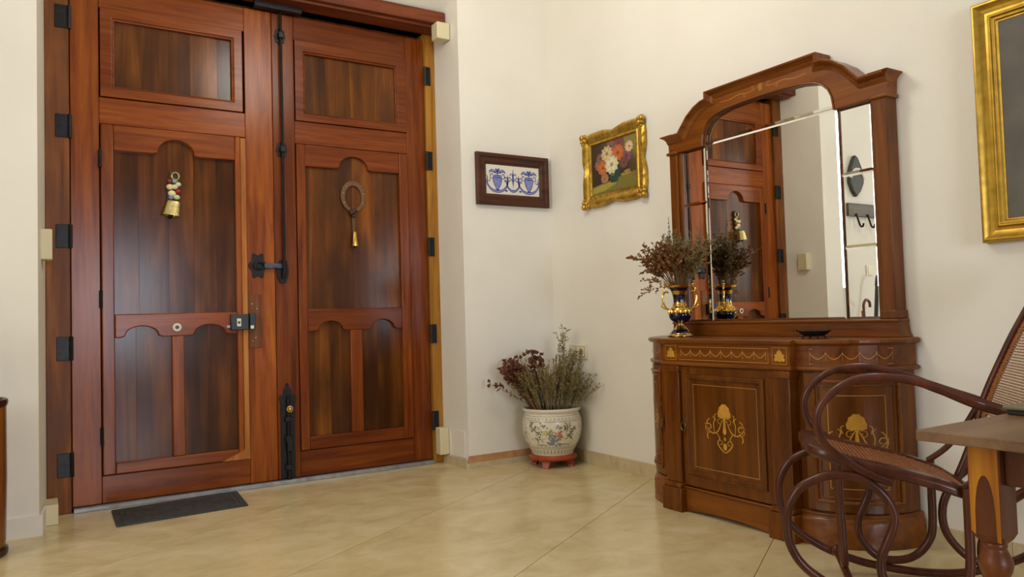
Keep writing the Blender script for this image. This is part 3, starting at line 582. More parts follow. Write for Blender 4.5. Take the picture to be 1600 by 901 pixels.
for s in (1, -1):
    x0, x1 = sorted((s*0.598, s*0.658)); build(MB().prism(rect(x0, x1, 0.948, 1.905), 0.003, 0.08, mm_), 'post', 'cab', mir, bevel=0.003)
    x0, x1 = sorted((s*0.574, s*0.6)); build(MB().prism(rect(x0, x1, 0.948, 1.905), 0.003, 0.066, mm_), 'post_moulding', 'cab', mir, bevel=0.006, seg=3)
    x0, x1 = sorted((s*0.592, s*0.666)); build(MB().prism(rect(x0, x1, 0.948, 0.985), 0.003, 0.087, mm_), 'post_foot', 'cab', mir, bevel=0.004)
    x0, x1 = sorted((s*0.59, s*0.672)); build(MB().prism(rect(x0, x1, 1.897, 1.915), 0.003, 0.092, mm_), 'capital', 'cab_h', mir, bevel=0.006, seg=3)
arch = [(0.41, 1.905), (0.408, 1.93), (0.402, 1.968), (0.385, 2.005), (0.355, 2.036), (0.31, 2.058), (0.225, 2.075), (0.11, 2.081), (0.0, 2.083)]
archL = [(-a, b) for a, b in arch[::-1][1:]]
outer = [(0.662, 1.905), (0.668, 1.985), (0.54, 1.985), (0.515, 2.012), (0.47, 2.062), (0.42, 2.098), (0.37, 2.118), (0.325, 2.124), (0.325, 2.165), (0.0, 2.165)]
outL = [(-a, b) for a, b in outer[::-1][1:]]
build(MB().prism(outer+outL+archL[::-1]+arch[::-1] if False else outer+outL+[(-0.41, 1.905)]+archL[::-1][1:]+arch[::-1], 0.003, 0.078, mm_), 'crest', 'cab_h', mir, bevel=0.003)
path = [(0.668, 1.985), (0.545, 1.985), (0.515, 2.018), (0.47, 2.066), (0.42, 2.101), (0.37, 2.121), (0.325, 2.126), (0.325, 2.162), (-0.325, 2.162), (-0.325, 2.126), (-0.37, 2.121), (-0.42, 2.101), (-0.47, 2.066), (-0.515, 2.018), (-0.545, 1.985), (-0.668, 1.985)]
prof = [(-0.022, 0.01), (-0.022, 0.08), (-0.012, 0.088), (-0.004, 0.092), (0.006, 0.106), (0.012, 0.116), (0.02, 0.118), (0.022, 0.11), (0.022, 0.003)]
build(sweep(path, [(-o, c) for o, c in prof], mm_), 'cornice', 'cab_h', mir)
for s in (1, -1):                                            # returns of the cornice over the posts
    x0 = s*0.655; r_ = [(x0, 1.963, 0.0), (s*0.662, 1.973, 0), (s*0.676, 1.993, 0), (s*0.692, 2.003, 0), (s*0.694, 2.007, 0)]
    build(MB().loft([[mm_(s*0.60, z, 0.004), mm_(a, z, 0.004), mm_(a, z, 0.08+abs(a)-0.655), mm_(s*0.60, z, 0.08+abs(a)-0.655)] for a, z, _ in r_]), 'cornice_return', 'cab_h', mir)
ci = MB()
for s in (1, -1):
    put_ribbon(ci, [(s*a, b) for a, b in cm2([(0.03, 2.118), (0.08, 2.112), (0.14, 2.118), (0.20, 2.108), (0.27, 2.112)])], 0.006, 0.0785, mm_)
    put_ribbon(ci, [(s*a, b) for a, b in SPIRAL(0.05, 2.126, 0.012, 0.003, 0, 6)], 0.004, 0.0785, mm_)
    put_ribbon(ci, [(s*a, b) for a, b in SPIRAL(0.10, 2.104, 0.01, 0.003, 3, 9)], 0.004, 0.0785, mm_)
ci.flat(blob(0, 2.122, 0.014, 0.022, 16, 0.2, 5), 0.0785, mm_); build(ci, 'crest_inlay', 'inlay_faint', mir)
build(sweep([(a, b) for a, b in arch]+archL, [(0, 0.05), (0, 0.082), (0.006, 0.084), (0.009, 0.078), (0.009, 0.05)], mm_), 'arch_bead', 'cab_h', mir)
def pane(r, name='mirror_pane', bv=0.010):
    build(MB().loft([[mm_(a, b, c) for a, b in rrect(r, t)] for t, c in ((0, 0.0435), (0, 0.0475), (bv, 0.0505))]), name, 'mirror', mir)
pane((-0.404, 0.404, 0.949, 1.917))
for s in (1, -1):
    for z0, z1 in ((0.949, 1.2705), (1.2715, 1.6015), (1.6025, 1.904)):
        x0, x1 = sorted((s*0.412, s*0.574)); pane((x0, x1, z0, z1))
ap_ = [(0.404, 1.919)]+[(a*0.99, b) for a, b in arch[1:]]+[(a*0.99, b) for a, b in archL[:-1]]+[(-0.404, 1.919)]
build(MB().loft([[mm_(a, b, 0.0435) for a, b in ap_], [mm_(a, b, 0.0475) for a, b in ap_], [mm_(a*0.968, max(b-0.004, 1.932), 0.0505) for a, b in ap_]]), 'arched_pane', 'mirror', mir)
for s in (1, -1): build(MB().prism(rect(s*0.408-0.0035, s*0.408+0.0035, 0.949, 1.905), 0.043, 0.046, mm_), 'joint_strip', 'dark_under', mir)

# ================================================================ PICTURES
tp = thing('tile_picture', 'walnut-framed blue and white tile pair of garlanded urns near the corner', 'picture', (-0.32, 0.0, 1.78))
R0 = (-0.620, -0.027, 1.779, 2.139)
build(frame_loft(ma, R0, [(0, 0.001), (0, 0.03), (0.006, 0.036), (0.024, 0.036), (0.034, 0.028), (0.06, 0.03), (0.07, 0.022), (0.08, 0.014), (0.08, 0.001)]), 'frame', 'frame_brown', tp)
for k, (x0, x1) in enumerate(((-0.541, -0.3240), (-0.3232, -0.105))): build(MB().box(x0, x1, -0.016, -0.003, 1.857, 2.061), 'tile', 'ceramic', tp, bevel=0.0015)
dk, lt = MB(), MB(); CT = 0.0164
def rib(mb, pts, wd): put_ribbon(mb, cm2(pts), wd, CT+(0.0004 if mb is dk else 0.0), ma)
for cx_ in (-0.452, -0.192):
    vz = [(-0.032, 1.985), (-0.036, 1.962), (-0.026, 1.925), (-0.010, 1.895), (-0.012, 1.888), (0.012, 1.888), (0.010, 1.895), (0.026, 1.925), (0.036, 1.962), (0.032, 1.985)]
    lt.flat([(cx_+a, b) for a, b in vz], CT, ma)
    rib(dk, [(cx_+a, b) for a, b in vz[:5]], 0.005); rib(dk, [(cx_+a, b) for a, b in vz[5:]], 0.005)
    rib(dk, [(cx_-0.034, 1.972), (cx_+0.034, 1.972)], 0.006); rib(dk, [(cx_-0.03, 1.987), (cx_+0.03, 1.987)], 0.007); rib(dk, [(cx_-0.012, 1.888), (cx_+0.012, 1.888)], 0.006)
    for s in (1, -1):
        rib(dk, [(cx_+s*0.033, 1.962), (cx_+s*0.055, 1.968), (cx_+s*0.055, 1.992), (cx_+s*0.04, 1.996), (cx_+s*0.04, 1.984)], 0.006)
        lt.flat([(cx_+s*0.02, 2.0), (cx_+s*0.05, 2.012), (cx_+s*0.066, 2.0), (cx_+s*0.064, 2.018), (cx_+s*0.045, 2.026), (cx_+s*0.02, 2.018)], CT, ma)
        rib(dk, [(cx_+s*0.02, 2.004), (cx_+s*0.048, 2.014), (cx_+s*0.066, 2.001)], 0.004); rib(dk, [(cx_+s*0.02, 2.02), (cx_+s*0.046, 2.027), (cx_+s*0.066, 2.003)], 0.004)
    for a, b, r in ((-0.02, 2.01, 0.011), (0.0, 2.018, 0.014), (0.02, 2.01, 0.011), (-0.01, 2.028, 0.009), (0.012, 2.029, 0.009), (0, 2.002, 0.01)):
        lt.flat(blob(cx_+a, b, r, r, 10, 0.15), CT+0.0002, ma); dk.flat(blob(cx_+a+0.002, b-0.002, r*0.55, r*0.55, 8), CT+0.0006, ma)
    x0, x1 = cx_-0.085, cx_+0.085
    g = [(x0, 1.95), (x0+0.008, 1.918), (cx_-0.045, 1.886), (cx_, 1.876), (cx_+0.045, 1.886), (x1-0.008, 1.918), (x1, 1.95)]
    rib(lt, g, 0.016); rib(dk, [(a, b+0.008) for a, b in g], 0.0035); rib(dk, [(a, b-0.008) for a, b in g], 0.0035)
    for s in (1, -1): rib(dk, [(cx_+s*0.08, 1.945), (cx_+s*0.062, 1.945), (cx_+s*0.06, 1.958), (cx_+s*0.068, 1.96)], 0.005)
cx_ = -0.3236
g = [(cx_-0.055, 1.94), (cx_-0.045, 1.91), (cx_-0.02, 1.888), (cx_, 1.884), (cx_+0.02, 1.888), (cx_+0.045, 1.91), (cx_+0.055, 1.94)]
rib(lt, g, 0.015); rib(dk, [(a*1.0, b+0.007) for a, b in g], 0.0035); rib(dk, [(a, b-0.0075) for a, b in g], 0.0035)
for x_, zb, h_, wd in ((cx_, 1.93, 0.105, 0.018), (cx_-0.045, 1.935, 0.06, 0.016), (cx_+0.045, 1.935, 0.06, 0.016)):
    lt.flat([(x_, zb-0.02), (x_-wd*0.6, zb+h_*0.3), (x_-wd*0.4, zb+h_*0.6), (x_, zb+h_), (x_+wd*0.4, zb+h_*0.6), (x_+wd*0.6, zb+h_*0.3)], CT, ma)
    rib(dk, [(x_, zb-0.02), (x_, zb+h_)], 0.005)
    for s in (1, -1):
        rib(dk, [(x_, zb+h_*0.55), (x_+s*wd, zb+h_*0.72), (x_+s*wd*1.5, zb+h_*0.55)], 0.006); rib(dk, [(x_, zb+h_*0.2), (x_+s*wd, zb+h_*0.35), (x_+s*wd*1.1, zb+h_*0.2)], 0.005)
for x_ in (-0.382, -0.266): dk.flat(blob(x_, 1.884, 0.012, 0.006, 8), CT+0.0006, ma)
for x_, s in ((-0.539, 1), (-0.107, -1)):
    rib(dk, [(x_, 1.985), (x_+s*0.008, 1.97), (x_+s*0.004, 1.955), (x_+s*0.014, 1.945)], 0.006)
build(lt, 'painted_wash', 'blue', tp); build(dk, 'painted_outline', 'blue_dark', tp)

gp = thing('flower_painting', 'small still life of orange and cream flowers in a scalloped gilt frame', 'picture', (0.0, -0.73, 1.72))
GX = (-1.046, -0.434, 1.717, 2.203)
def wavy(inset, c, amp, n=26):
    x0, x1, z0, z1 = GX; x0 += inset; x1 -= inset; z0 += inset; z1 -= inset; P = []
    def wv(t): return amp*(0.55*math.cos(2*PI*t*2+PI)+0.45*abs(math.sin(PI*t*4))-0.2) - amp*1.3*math.exp(-((t*2-1)/0.13)**2)*0 
    for k in range(n): t = k/n; P.append((x0+(x1-x0)*t, z0-wv(t)))
    for k in range(n): t = k/n; P.append((x1+wv(t), z0+(z1-z0)*t))
    for k in range(n): t = k/n; P.append((x1-(x1-x0)*t, z1+wv(t)))
    for k in range(n): t = k/n; P.append((x0-wv(t), z1-(z1-z0)*t))
    return [mw(a, b, c) for a, b in P]
build(MB().loft([wavy(i, c, a) for i, c, a in ((0.004, 0.001, 0.016), (0.0, 0.02, 0.016), (0.012, 0.034, 0.014), (0.026, 0.036, 0.008), (0.045, 0.024, 0.003), (0.058, 0.018, 0.0), (0.066, 0.024, 0), (0.074, 0.024, 0), (0.078, 0.016, 0), (0.08, 0.004, 0))], True, False), 'frame', 'gold', gp, smooth=True)
for yy in (GX[0], GX[1]):
    for zz in (GX[2], GX[3]):
        sy, sz = (1 if yy == GX[0] else -1), (1 if zz == GX[2] else -1); cm_ = MB()
        for a, b, r in ((0.008, 0.008, 0.022), (0.035, 0.006, 0.016), (0.006, 0.035, 0.016), (0.055, 0.012, 0.012), (0.012, 0.055, 0.012), (0.03, 0.03, 0.017), (0.045, 0.04, 0.01)): cm_.ball(mw(yy+sy*a, zz+sz*b, 0.030), r, 8)
        build(cm_, 'corner_leaves', 'gold', gp, smooth=True)
PX0, PX1, PZ0, PZ1 = GX[0]+0.078, GX[1]-0.078, GX[2]+0.078, GX[3]-0.078
def gx(a, b): return (PX1-(PX1-PX0)*a, PZ0+(PZ1-PZ0)*b)      # 0..1 left to right, bottom to top as seen
def paint_mat():
    m, t, b = nt('oil_paint_ground'); mp = coords(t, 0, (1, 1, 1), 'Generated'); sx = N(t, 'ShaderNodeSeparateXYZ'); t.links.new(mp.outputs[0], sx.inputs[0])
    n = N(t, 'ShaderNodeTexNoise'); n.inputs['Scale'].default_value = 3; t.links.new(mp.outputs[0], n.inputs['Vector'])
    ad = N(t, 'ShaderNodeMath', operation='SUBTRACT'); t.links.new(sx.outputs['Z'], ad.inputs[0]); t.links.new(sx.outputs['Y'], ad.inputs[1])
    a2 = N(t, 'ShaderNodeMath', operation='MULTIPLY_ADD'); a2.inputs[1].default_value = 0.6; t.links.new(n.outputs['Fac'], a2.inputs[0]); t.links.new(ad.outputs[0], a2.inputs[2])
    r = ramp(t, [(0.3, rgb(52, 34, 20)), (0.65, rgb(84, 66, 30)), (0.95, rgb(132, 122, 60))]); t.links.new(a2.outputs[0], r.inputs[0]); t.links.new(r.outputs[0], b.inputs['Base Color'])
    b.inputs['Roughness'].default_value = 0.45; return m
build(MB().prism([gx(0, 0), gx(1, 0), gx(1, 1), gx(0, 1)], 0.004, 0.010, mw), 'canvas', paint_mat(), gp)
LAY = [0.0102]
def paint(nm, polys, c, lab=None):
    k = 'oil_%d_%d_%d' % c
    if k not in MT: MT[k] = plain(k, rgb(*c), 0.45, 0, 0.25, 0, 90)
    mb = MB()
    for p in polys: mb.flat([gx(*q) for q in p], LAY[0], mw)
    LAY[0] += 0.0001; return build(mb, nm, k, gp)
paint('painted_ledge', [[(0, 0), (1, 0), (1, 0.30), (0.75, 0.27), (0.4, 0.22), (0, 0.16)]], (120, 108, 40))
paint('painted_ledge_light', [[(0, 0.02), (0.3, 0.05), (0.55, 0.14), (0.35, 0.2), (0.0, 0.13)]], (160, 148, 60))
paint('painted_leaf', [blob(0.75, 0.28, 0.12, 0.03, 10), blob(0.78, 0.33, 0.07, 0.025, 8)], (150, 130, 50))
paint('painted_jug', [[(0.36, 0.52), (0.38, 0.3), (0.43, 0.17), (0.57, 0.17), (0.62, 0.3), (0.64, 0.52)]], (40, 62, 52))
paint('painted_jug_light', [[(0.42, 0.48), (0.44, 0.3), (0.5, 0.3), (0.5, 0.48)]], (92, 116, 84))
fl = [((0.17, 0.58, 0.1), (140, 92, 82)), ((0.2, 0.7, 0.09), (120, 84, 60)), ((0.45, 0.88, 0.1), (128, 88, 74)), ((0.62, 0.9, 0.12), (112, 66, 60)), ((0.78, 0.62, 0.12), (120, 70, 80)), ((0.72, 0.5, 0.1), (104, 66, 54)), ((0.84, 0.78, 0.09), (202, 170, 130)),
      ((0.26, 0.5, 0.12), (186, 100, 42)), ((0.6, 0.72, 0.14), (182, 94, 46)), ((0.36, 0.76, 0.13), (196, 168, 122)), ((0.46, 0.52, 0.15), (206, 196, 156)), ((0.3, 0.28, 0.09), (158, 112, 72))]
for (a, b, r), c in fl:
    paint('painted_flower', [blob(a, b, r*0.95, r*1.15, 40, 0.12, 10)], c)
    paint('painted_petals', [blob(a+r*0.5*math.cos(t), b+r*0.6*math.sin(t), r*0.22, r*0.28, 8) for t in (0.3, 1.5, 2.8, 4.0, 5.2)], tuple(min(255, int(x*1.06+4)) for x in c))
    paint('painted_heart', [blob(a, b, r*0.2, r*0.24, 8)], tuple(int(x*0.7) for x in c))

bp2 = thing('dark_canvas', 'large dark canvas in a stepped gilt frame above the rocking chair', 'picture', (0.0, -3.4, 1.24))
BX = (-3.72, -2.972, 1.236, 2.172)
build(frame_loft(mw, BX, [(0, 0.001), (0, 0.034), (0.006, 0.044), (0.014, 0.046), (0.02, 0.04), (0.03, 0.03), (0.045, 0.024), (0.056, 0.026), (0.06, 0.034), (0.066, 0.034), (0.07, 0.024), (0.078, 0.024), (0.082, 0.016), (0.088, 0.014), (0.088, 0.002)]), 'frame', 'gold2', bp2, bevel=0.0015)
MT['dark_oil'] = plain('darkened_oil_painting', rgb(84, 76, 66), 0.35, 0, 0.3, 0.1, 6)
build(MB().prism(rrect(BX, 0.087), 0.003, 0.012, mw), 'canvas', 'dark_oil', bp2)

sw = thing('socket_plate', 'double ivory switch and socket plate on the wall by the potted flowers', 'socket', (0.0, -0.283, 0.70))
build(MB().prism(rect(-0.386, -0.181, 0.702, 0.803), 0, 0.009, mw), 'plate', 'white_plate', sw, bevel=0.003)
MT['plate_gap'] = plain('painted_gap_shade', rgb(150, 136, 96), 0.6)  # darker colour stands for shade in the module gaps and socket well
for y0, y1 in ((-0.272, -0.204), (-0.366, -0.296)): build(MB().prism(rect(y0, y1, 0.717, 0.789), 0.009, 0.011, mw), 'module_rim', 'plate_gap', sw, bevel=0.001)
build(MB().prism(rect(-0.269, -0.207, 0.72, 0.786), 0.011, 0.015, mw), 'rocker', 'white_plate', sw, bevel=0.003)
s_ = build(MB().prism(rect(-0.363, -0.299, 0.72, 0.786), 0.011, 0.014, mw), 'socket_face', 'white_plate', sw, bevel=0.003)
build(MB().prism(blob(-0.331, 0.753, 0.024, 0.024, 20), 0.014, 0.0145, mw), 'socket_well', 'plate_gap', s_)
for a in (-0.339, -0.323): build(MB().prism(blob(a, 0.753, 0.004, 0.004, 8), 0.0145, 0.0148, mw), 'pin_hole', 'black', s_)
# ================================================================ SPRIGS (shared meshes, one object per sprig)
def leaf(mb, p, d, L, wd, curl=0.0):
    d = Vector(d).normalized(); a = Vector((0, 0, 1)) if abs(d.z) < 0.8 else Vector((1, 0, 0)); x = d.cross(a).normalized()
    ang = rnd.uniform(0, 2*PI); n = d.cross(x); x = x*math.cos(ang)+n*math.sin(ang); n = d.cross(x); p = Vector(p)
    q = [p, p+d*L*0.35+x*wd/2+n*curl*L*0.2, p+d*L*0.75+x*wd*0.4+n*curl*L*0.5, p+d*L+n*curl*L*0.9, p+d*L*0.75-x*wd*0.4+n*curl*L*0.5, p+d*L*0.35-x*wd/2+n*curl*L*0.2]
    mb.add(q, [(0, 1, 2), (0, 2, 3), (0, 3, 4), (0, 4, 5)])
def sprig(kind, L=1.0):
    mb = MB(); bend = rnd.uniform(-0.12, 0.12); b2 = rnd.uniform(-0.12, 0.12)
    P = lambda t: Vector((bend*t*t*L, b2*t*t*L, t*L))
    mb.tube([P(k/6) for k in range(7)], lambda t: 0.0024*(1-0.6*t), 4)
    if kind == 'heather':
        for k in range(70):
            t = 0.25+0.75*rnd.random(); a = rnd.uniform(0, 2*PI); e = rnd.uniform(0.2, 1.0)
            leaf(mb, P(t), (math.cos(a), math.sin(a), e), rnd.uniform(0.018, 0.034), 0.0055)
        for j in range(4):
            t = rnd.uniform(0.35, 0.75); a = rnd.uniform(0, 2*PI); d = Vector((math.cos(a)*0.5, math.sin(a)*0.5, 1)).normalized(); l = rnd.uniform(0.10, 0.18)
            mb.tube([P(t)+d*l*k/3 for k in range(4)], 0.0013, 3)
            for k in range(16): leaf(mb, P(t)+d*l*rnd.uniform(0.2, 1), (rnd.uniform(-1, 1), rnd.uniform(-1, 1), rnd.uniform(0, 1)), rnd.uniform(0.014, 0.026), 0.0055)
    elif kind == 'rust':
        for j in range(6):
            t = rnd.uniform(0.72, 1.0); a = rnd.uniform(0, 2*PI); c = P(t)+Vector((math.cos(a), math.sin(a), 0.4))*rnd.uniform(0.004, 0.03)
            mb.ball(c, rnd.uniform(0.007, 0.012), 6)
            for k in range(7): leaf(mb, c, (rnd.uniform(-1, 1), rnd.uniform(-1, 1), rnd.uniform(-0.6, 1)), rnd.uniform(0.014, 0.024), 0.010, 0.4)
        for k in range(24): leaf(mb, P(rnd.uniform(0.3, 0.9)), (rnd.uniform(-1, 1), rnd.uniform(-1, 1), rnd.uniform(0, 1)), rnd.uniform(0.02, 0.035), 0.007, 0.3)
    elif kind == 'straw':
        for k in range(22):
            t = rnd.uniform(0.5, 1.0); a = rnd.uniform(0, 2*PI); leaf(mb, P(t), (0.25*math.cos(a), 0.25*math.sin(a), 1), rnd.uniform(0.03, 0.05), 0.006)
    elif kind == 'spike':
        for k in range(44):
            t = 0.62+0.38*rnd.random(); a = rnd.uniform(0, 2*PI); leaf(mb, P(t), (math.cos(a), math.sin(a), 1.0), rnd.uniform(0.008, 0.016), 0.006)
    elif kind == 'twig':
        for j in range(5):
            t = rnd.uniform(0.35, 0.9); a = rnd.uniform(0, 2*PI); d = Vector((math.cos(a)*0.8, math.sin(a)*0.8, 0.7)).normalized(); l = rnd.uniform(0.05, 0.11)
            mb.tube([P(t)+d*l*k/3 for k in range(4)], 0.0013, 3)
            for k in range(7): leaf(mb, P(t)+d*l*(0.3+0.7*k/6), d+Vector((rnd.uniform(-1, 1), rnd.uniform(-1, 1), rnd.uniform(-0.6, 0.8))), rnd.uniform(0.022, 0.036), 0.018, 0.3)
        for k in range(8): leaf(mb, P(0.7+0.3*k/7), (rnd.uniform(-1, 1), rnd.uniform(-1, 1), 0.7), rnd.uniform(0.024, 0.038), 0.019, 0.3)
    return mb
MT['rust'] = plain('dried_rust_flower', rgb(104, 55, 35), 0.8, 0, 0.35, 0, 60)
MT['heather'] = plain('dried_grey_green_heather', rgb(132, 118, 72), 0.8, 0, 0.3, 0, 60)
MT['straw'] = plain('dried_olive_straw', rgb(146, 118, 64), 0.8, 0, 0.3, 0, 60)
MT['twig'] = plain('dried_brown_leaf', rgb(128, 84, 40), 0.65, 0, 0.45, 0, 40)
MT['spike'] = plain('dried_dark_spike', rgb(74, 62, 44), 0.8, 0, 0.3, 0, 60)
LIB = {}
def sprig_mesh(kind):
    if kind not in LIB:
        LIB[kind] = []
        for i in range(4):
            mb = sprig(kind); me = bpy.data.meshes.new(kind+'_sprig'); me.from_pydata(mb.v, [], mb.f); me.materials.append(MT[kind]); LIB[kind].append(me)
    return rnd.choice(LIB[kind])
LENS = {'heather': 0.42, 'rust': 0.36, 'straw': 0.40, 'spike': 0.5, 'twig': 0.36}
def make_lib():
    for kd, L in LENS.items():
        LIB[kd] = []
        for i in range(4):
            mb = sprig(kd, L); me = bpy.data.meshes.new(kd+'_sprig'); me.from_pydata(mb.v, [], mb.f); me.materials.append(MT[kd]); LIB[kd].append(me)
make_lib()
def put_sprig(parent, kind, loc, d, length):
    d = Vector(d).normalized()
    for _ in range(30):                                      # keep every tip clear of both walls and of the mirror
        tip = Vector(loc)+d*length
        if tip.x > -0.055 - (0.05 if parent.name.startswith('dried_leaf') else 0): d = (d+Vector((-0.1, 0, 0.02))).normalized()
        elif tip.y > -0.05: d = (d+Vector((0, -0.1, 0.02))).normalized()
        else: break
    me = rnd.choice(LIB[kind]); o = bpy.data.objects.new(kind+'_sprig', me); COL.objects.link(o); o.parent = parent
    o.location = Vector(loc)-ORG[parent.name]
    q = Vector(d).normalized().to_track_quat('Z', 'X'); o.rotation_mode = 'QUATERNION'
    o.rotation_quaternion = q @ Matrix.Rotation(rnd.uniform(0, 2*PI), 3, 'Z').to_quaternion(); s = length/LENS[kind]; o.scale = (min(s, 1.3), min(s, 1.3), s)
    return o
RV = Vector((math.cos(YAW), -math.sin(YAW), 0)); TC = Vector((-math.sin(YAW), -math.cos(YAW), 0))   # along the picture, towards the room

# ================================================================ POT ON ITS STAND
PC = (-0.2125, -0.243)
st = thing('pot_stand', 'round red lacquered wooden stand under the painted flower pot', 'stand', (PC[0], PC[1], 0))
build(MB().lathe([(0.13, 0.045), (0.155, 0.05), (0.165, 0.06), (0.165, 0.068), (0.155, 0.074), (0.152, 0.082), (0.14, 0.082)], (*PC, 0), 40), 'top', 'red_lacquer', st, smooth=True)
for k in range(4):
    a = math.radians(35+90*k); c, s = math.cos(a), math.sin(a); mb = MB()
    mb.loft([[(PC[0]+c*(r+dx)-s*t, PC[1]+s*(r+dx)+c*t, z) for dx, t in ((-0.02, -w_), (0.018, -w_), (0.018, w_), (-0.02, w_))] for z, r, w_ in ((0.05, 0.12, 0.034), (0.03, 0.122, 0.026), (0.012, 0.13, 0.022), (0.0, 0.134, 0.026))])
    build(mb, 'foot', 'red_lacquer', st, bevel=0.003)
pot = thing('flower_pot', 'big cream porcelain pot painted with a flower basket in the corner', 'pot', (PC[0], PC[1], 0.082))
PP = [(0.138, 0.0825), (0.142, 0.096), (0.155, 0.12), (0.177, 0.16), (0.194, 0.205), (0.201, 0.245), (0.202, 0.285), (0.197, 0.32), (0.188, 0.346), (0.183, 0.357), (0.186, 0.365), (0.194, 0.372), (0.197, 0.381), (0.195, 0.388), (0.188, 0.391)]
def smooth_prof(pr, k=3):
    return [(p.x, p.y) for p in catmull([(a, b, 0) for a, b in pr], k)]
build(MB().lathe(smooth_prof(PP[:15])+[(0.178, 0.382), (0.178, 0.33)], (*PC, 0), 48, True), 'body', 'porcelain', pot, smooth=True)
MT['soil'] = plain('dry_moss', rgb(56, 44, 26), 0.95)
build(MB().lathe([(0.176, 0.355), (0.176, 0.368), (0.05, 0.374), (0.001, 0.376)], (*PC, 0), 24), 'soil', 'soil', pot)
phi0 = math.atan2(-TC.y*-1, TC.x) if False else math.atan2(TC.y, TC.x)
def pr_at(z):
    q = smooth_prof(PP[:15])
    for (r0, z0), (r1, z1) in zip(q, q[1:]):
        if z0 <= z <= z1 and z1 > z0: return r0+(r1-r0)*(z-z0)/(z1-z0)
    return 0.19
def pm_(a, b, c):
    b = 0.0825+(b-0.0825)*0.862; r = pr_at(b)+c; ph = phi0+a/0.2; return (PC[0]+r*math.cos(ph), PC[1]+r*math.sin(ph), b)
DEC = {}
def dec(nm, c):
    if nm not in DEC: MT['glaze_'+nm] = plain('glaze_'+nm, rgb(*c), 0.3); DEC[nm] = MB()
    return DEC[nm]
ol = dec('olive', (112, 112, 80)); gr = dec('grey_green', (128, 130, 104)); pk = dec('pink', (188, 116, 104)); bl = dec('slate_blue', (126, 136, 150)); ye = dec('pale_yellow', (204, 194, 130)); br = dec('brown', (92, 74, 58))
Q = lambda mb, poly, e=0.0008: mb.flat(poly, e, pm_)
r3 = random.Random(5)
for k in range(46):                                         # V-shaped border and bottom ribs run right round the pot
    a = -0.62+k*(1.2566/46); 
    for s in (1, -1): put_ribbon(br, [(a, 0.365), (a+s*0.007, 0.377)], 0.004, 0.0008, pm_)
for k in range(40):
    a = -0.62+k*(1.2566/40); put_ribbon(br, [(a, 0.098), (a*1.0, 0.112), (a, 0.134)], 0.0042, 0.0008, pm_)
for z, wd in ((0.388, 0.0016), (0.358, 0.0016), (0.142, 0.0018), (0.152, 0.0012)): put_ribbon(gr, [(-0.62+k*(1.2566/64), z) for k in range(65)], wd*1.6, 0.0006, pm_)
for k in range(260):                                         # sprinkled side fields outside the panel
    a = r3.choice((-1, 1))*r3.uniform(0.20, 0.40); z = r3.uniform(0.16, 0.35); Q(r3.choice((br, gr, pk, ol)), blob(a, z, r3.uniform(0.003, 0.006), r3.uniform(0.003, 0.007), 6))
for s in (1, -1): put_ribbon(gr, [(s*0.172, 0.165), (s*0.186, 0.25), (s*0.18, 0.345)], 0.0034, 0.0008, pm_)
put_ribbon(gr, [(-0.18+k*0.36/20, 0.348) for k in range(21)], 0.003, 0.0008, pm_)
put_ribbon(ol, [(-0.13+k*0.09/8, 0.172+0.003*math.sin(k*1.7)) for k in range(9)], 0.006, 0.0008, pm_); put_ribbon(ol, [(0.03+k*0.1/8, 0.175+0.003*math.sin(k*1.7)) for k in range(9)], 0.006, 0.0008, pm_)
for k in range(9): put_ribbon(br, [(-0.13+k*0.03, 0.158), (-0.118+k*0.03, 0.158)], 0.0035, 0.0008, pm_)
def cluster(mb, a, z, n, sp, r):
    a *= 1.28; sp *= 1.2; z = 0.25+(z-0.25)*1.15; r *= 1.05; n = int(n*1.5)
    for i in range(n): Q(mb, blob(a+r3.gauss(0, sp), z+r3.gauss(0, sp*0.8), r*r3.uniform(0.5, 1.1), r*r3.uniform(0.5, 1.1), 7, 0.25, 3, r3.random()*6), 0.0008+0.0001*r3.random())
for a, z, n, sp in ((-0.105, 0.29, 16, 0.016), (-0.075, 0.262, 8, 0.012), (0.065, 0.295, 12, 0.014), (0.105, 0.28, 14, 0.014), (0.085, 0.245, 9, 0.012), (-0.02, 0.28, 7, 0.014), (-0.125, 0.318, 5, 0.006), (-0.06, 0.305, 7, 0.012), (0.07, 0.32, 5, 0.012), (0.03, 0.30, 7, 0.01), (0.09, 0.225, 7, 0.008), (-0.085, 0.225, 9, 0.016), (-0.01, 0.245, 8, 0.016)): cluster(ol if n > 8 else gr, a, z, n, sp, 0.0068)
cluster(ye, -0.035, 0.262, 12, 0.011, 0.010); cluster(pk, 0.027, 0.255, 14, 0.009, 0.009); cluster(pk, 0.04, 0.235, 6, 0.007, 0.008)
Q(bl, [(-0.03, 0.17), (0.0, 0.17), (0.004, 0.195), (-0.034, 0.195)]); cluster(bl, -0.005, 0.215, 16, 0.017, 0.009); cluster(bl, 0.02, 0.19, 8, 0.012, 0.007)
for a0, z0, a1, z1 in ((-0.01, 0.23, -0.09, 0.30), (0.01, 0.23, 0.09, 0.30), (0.0, 0.23, -0.02, 0.31), (0.02, 0.22, 0.1, 0.23), (-0.02, 0.22, -0.1, 0.22)): put_ribbon(br, [(a0+(a1-a0)*k/5, z0+(z1-z0)*k/5+0.008*math.sin(k)) for k in range(6)], 0.002, 0.0008, pm_)
for k in range(3): put_ribbon(br, cm2([(0.075+k*0.012, 0.328+k*0.003), (0.083+k*0.012, 0.333+k*0.003), (0.091+k*0.012, 0.327+k*0.003)], 3), 0.002, 0.0008, pm_)
for nm, mb in DEC.items(): tag(build(mb, 'painted_decoration', 'glaze_'+nm, pot), None, None, None, 'stuff')
bq = thing('dried_bouquet', 'dense dried heather and rust-red flowers standing in the painted pot', 'flowers', (PC[0], PC[1], 0.37))
rb = random.Random(11)
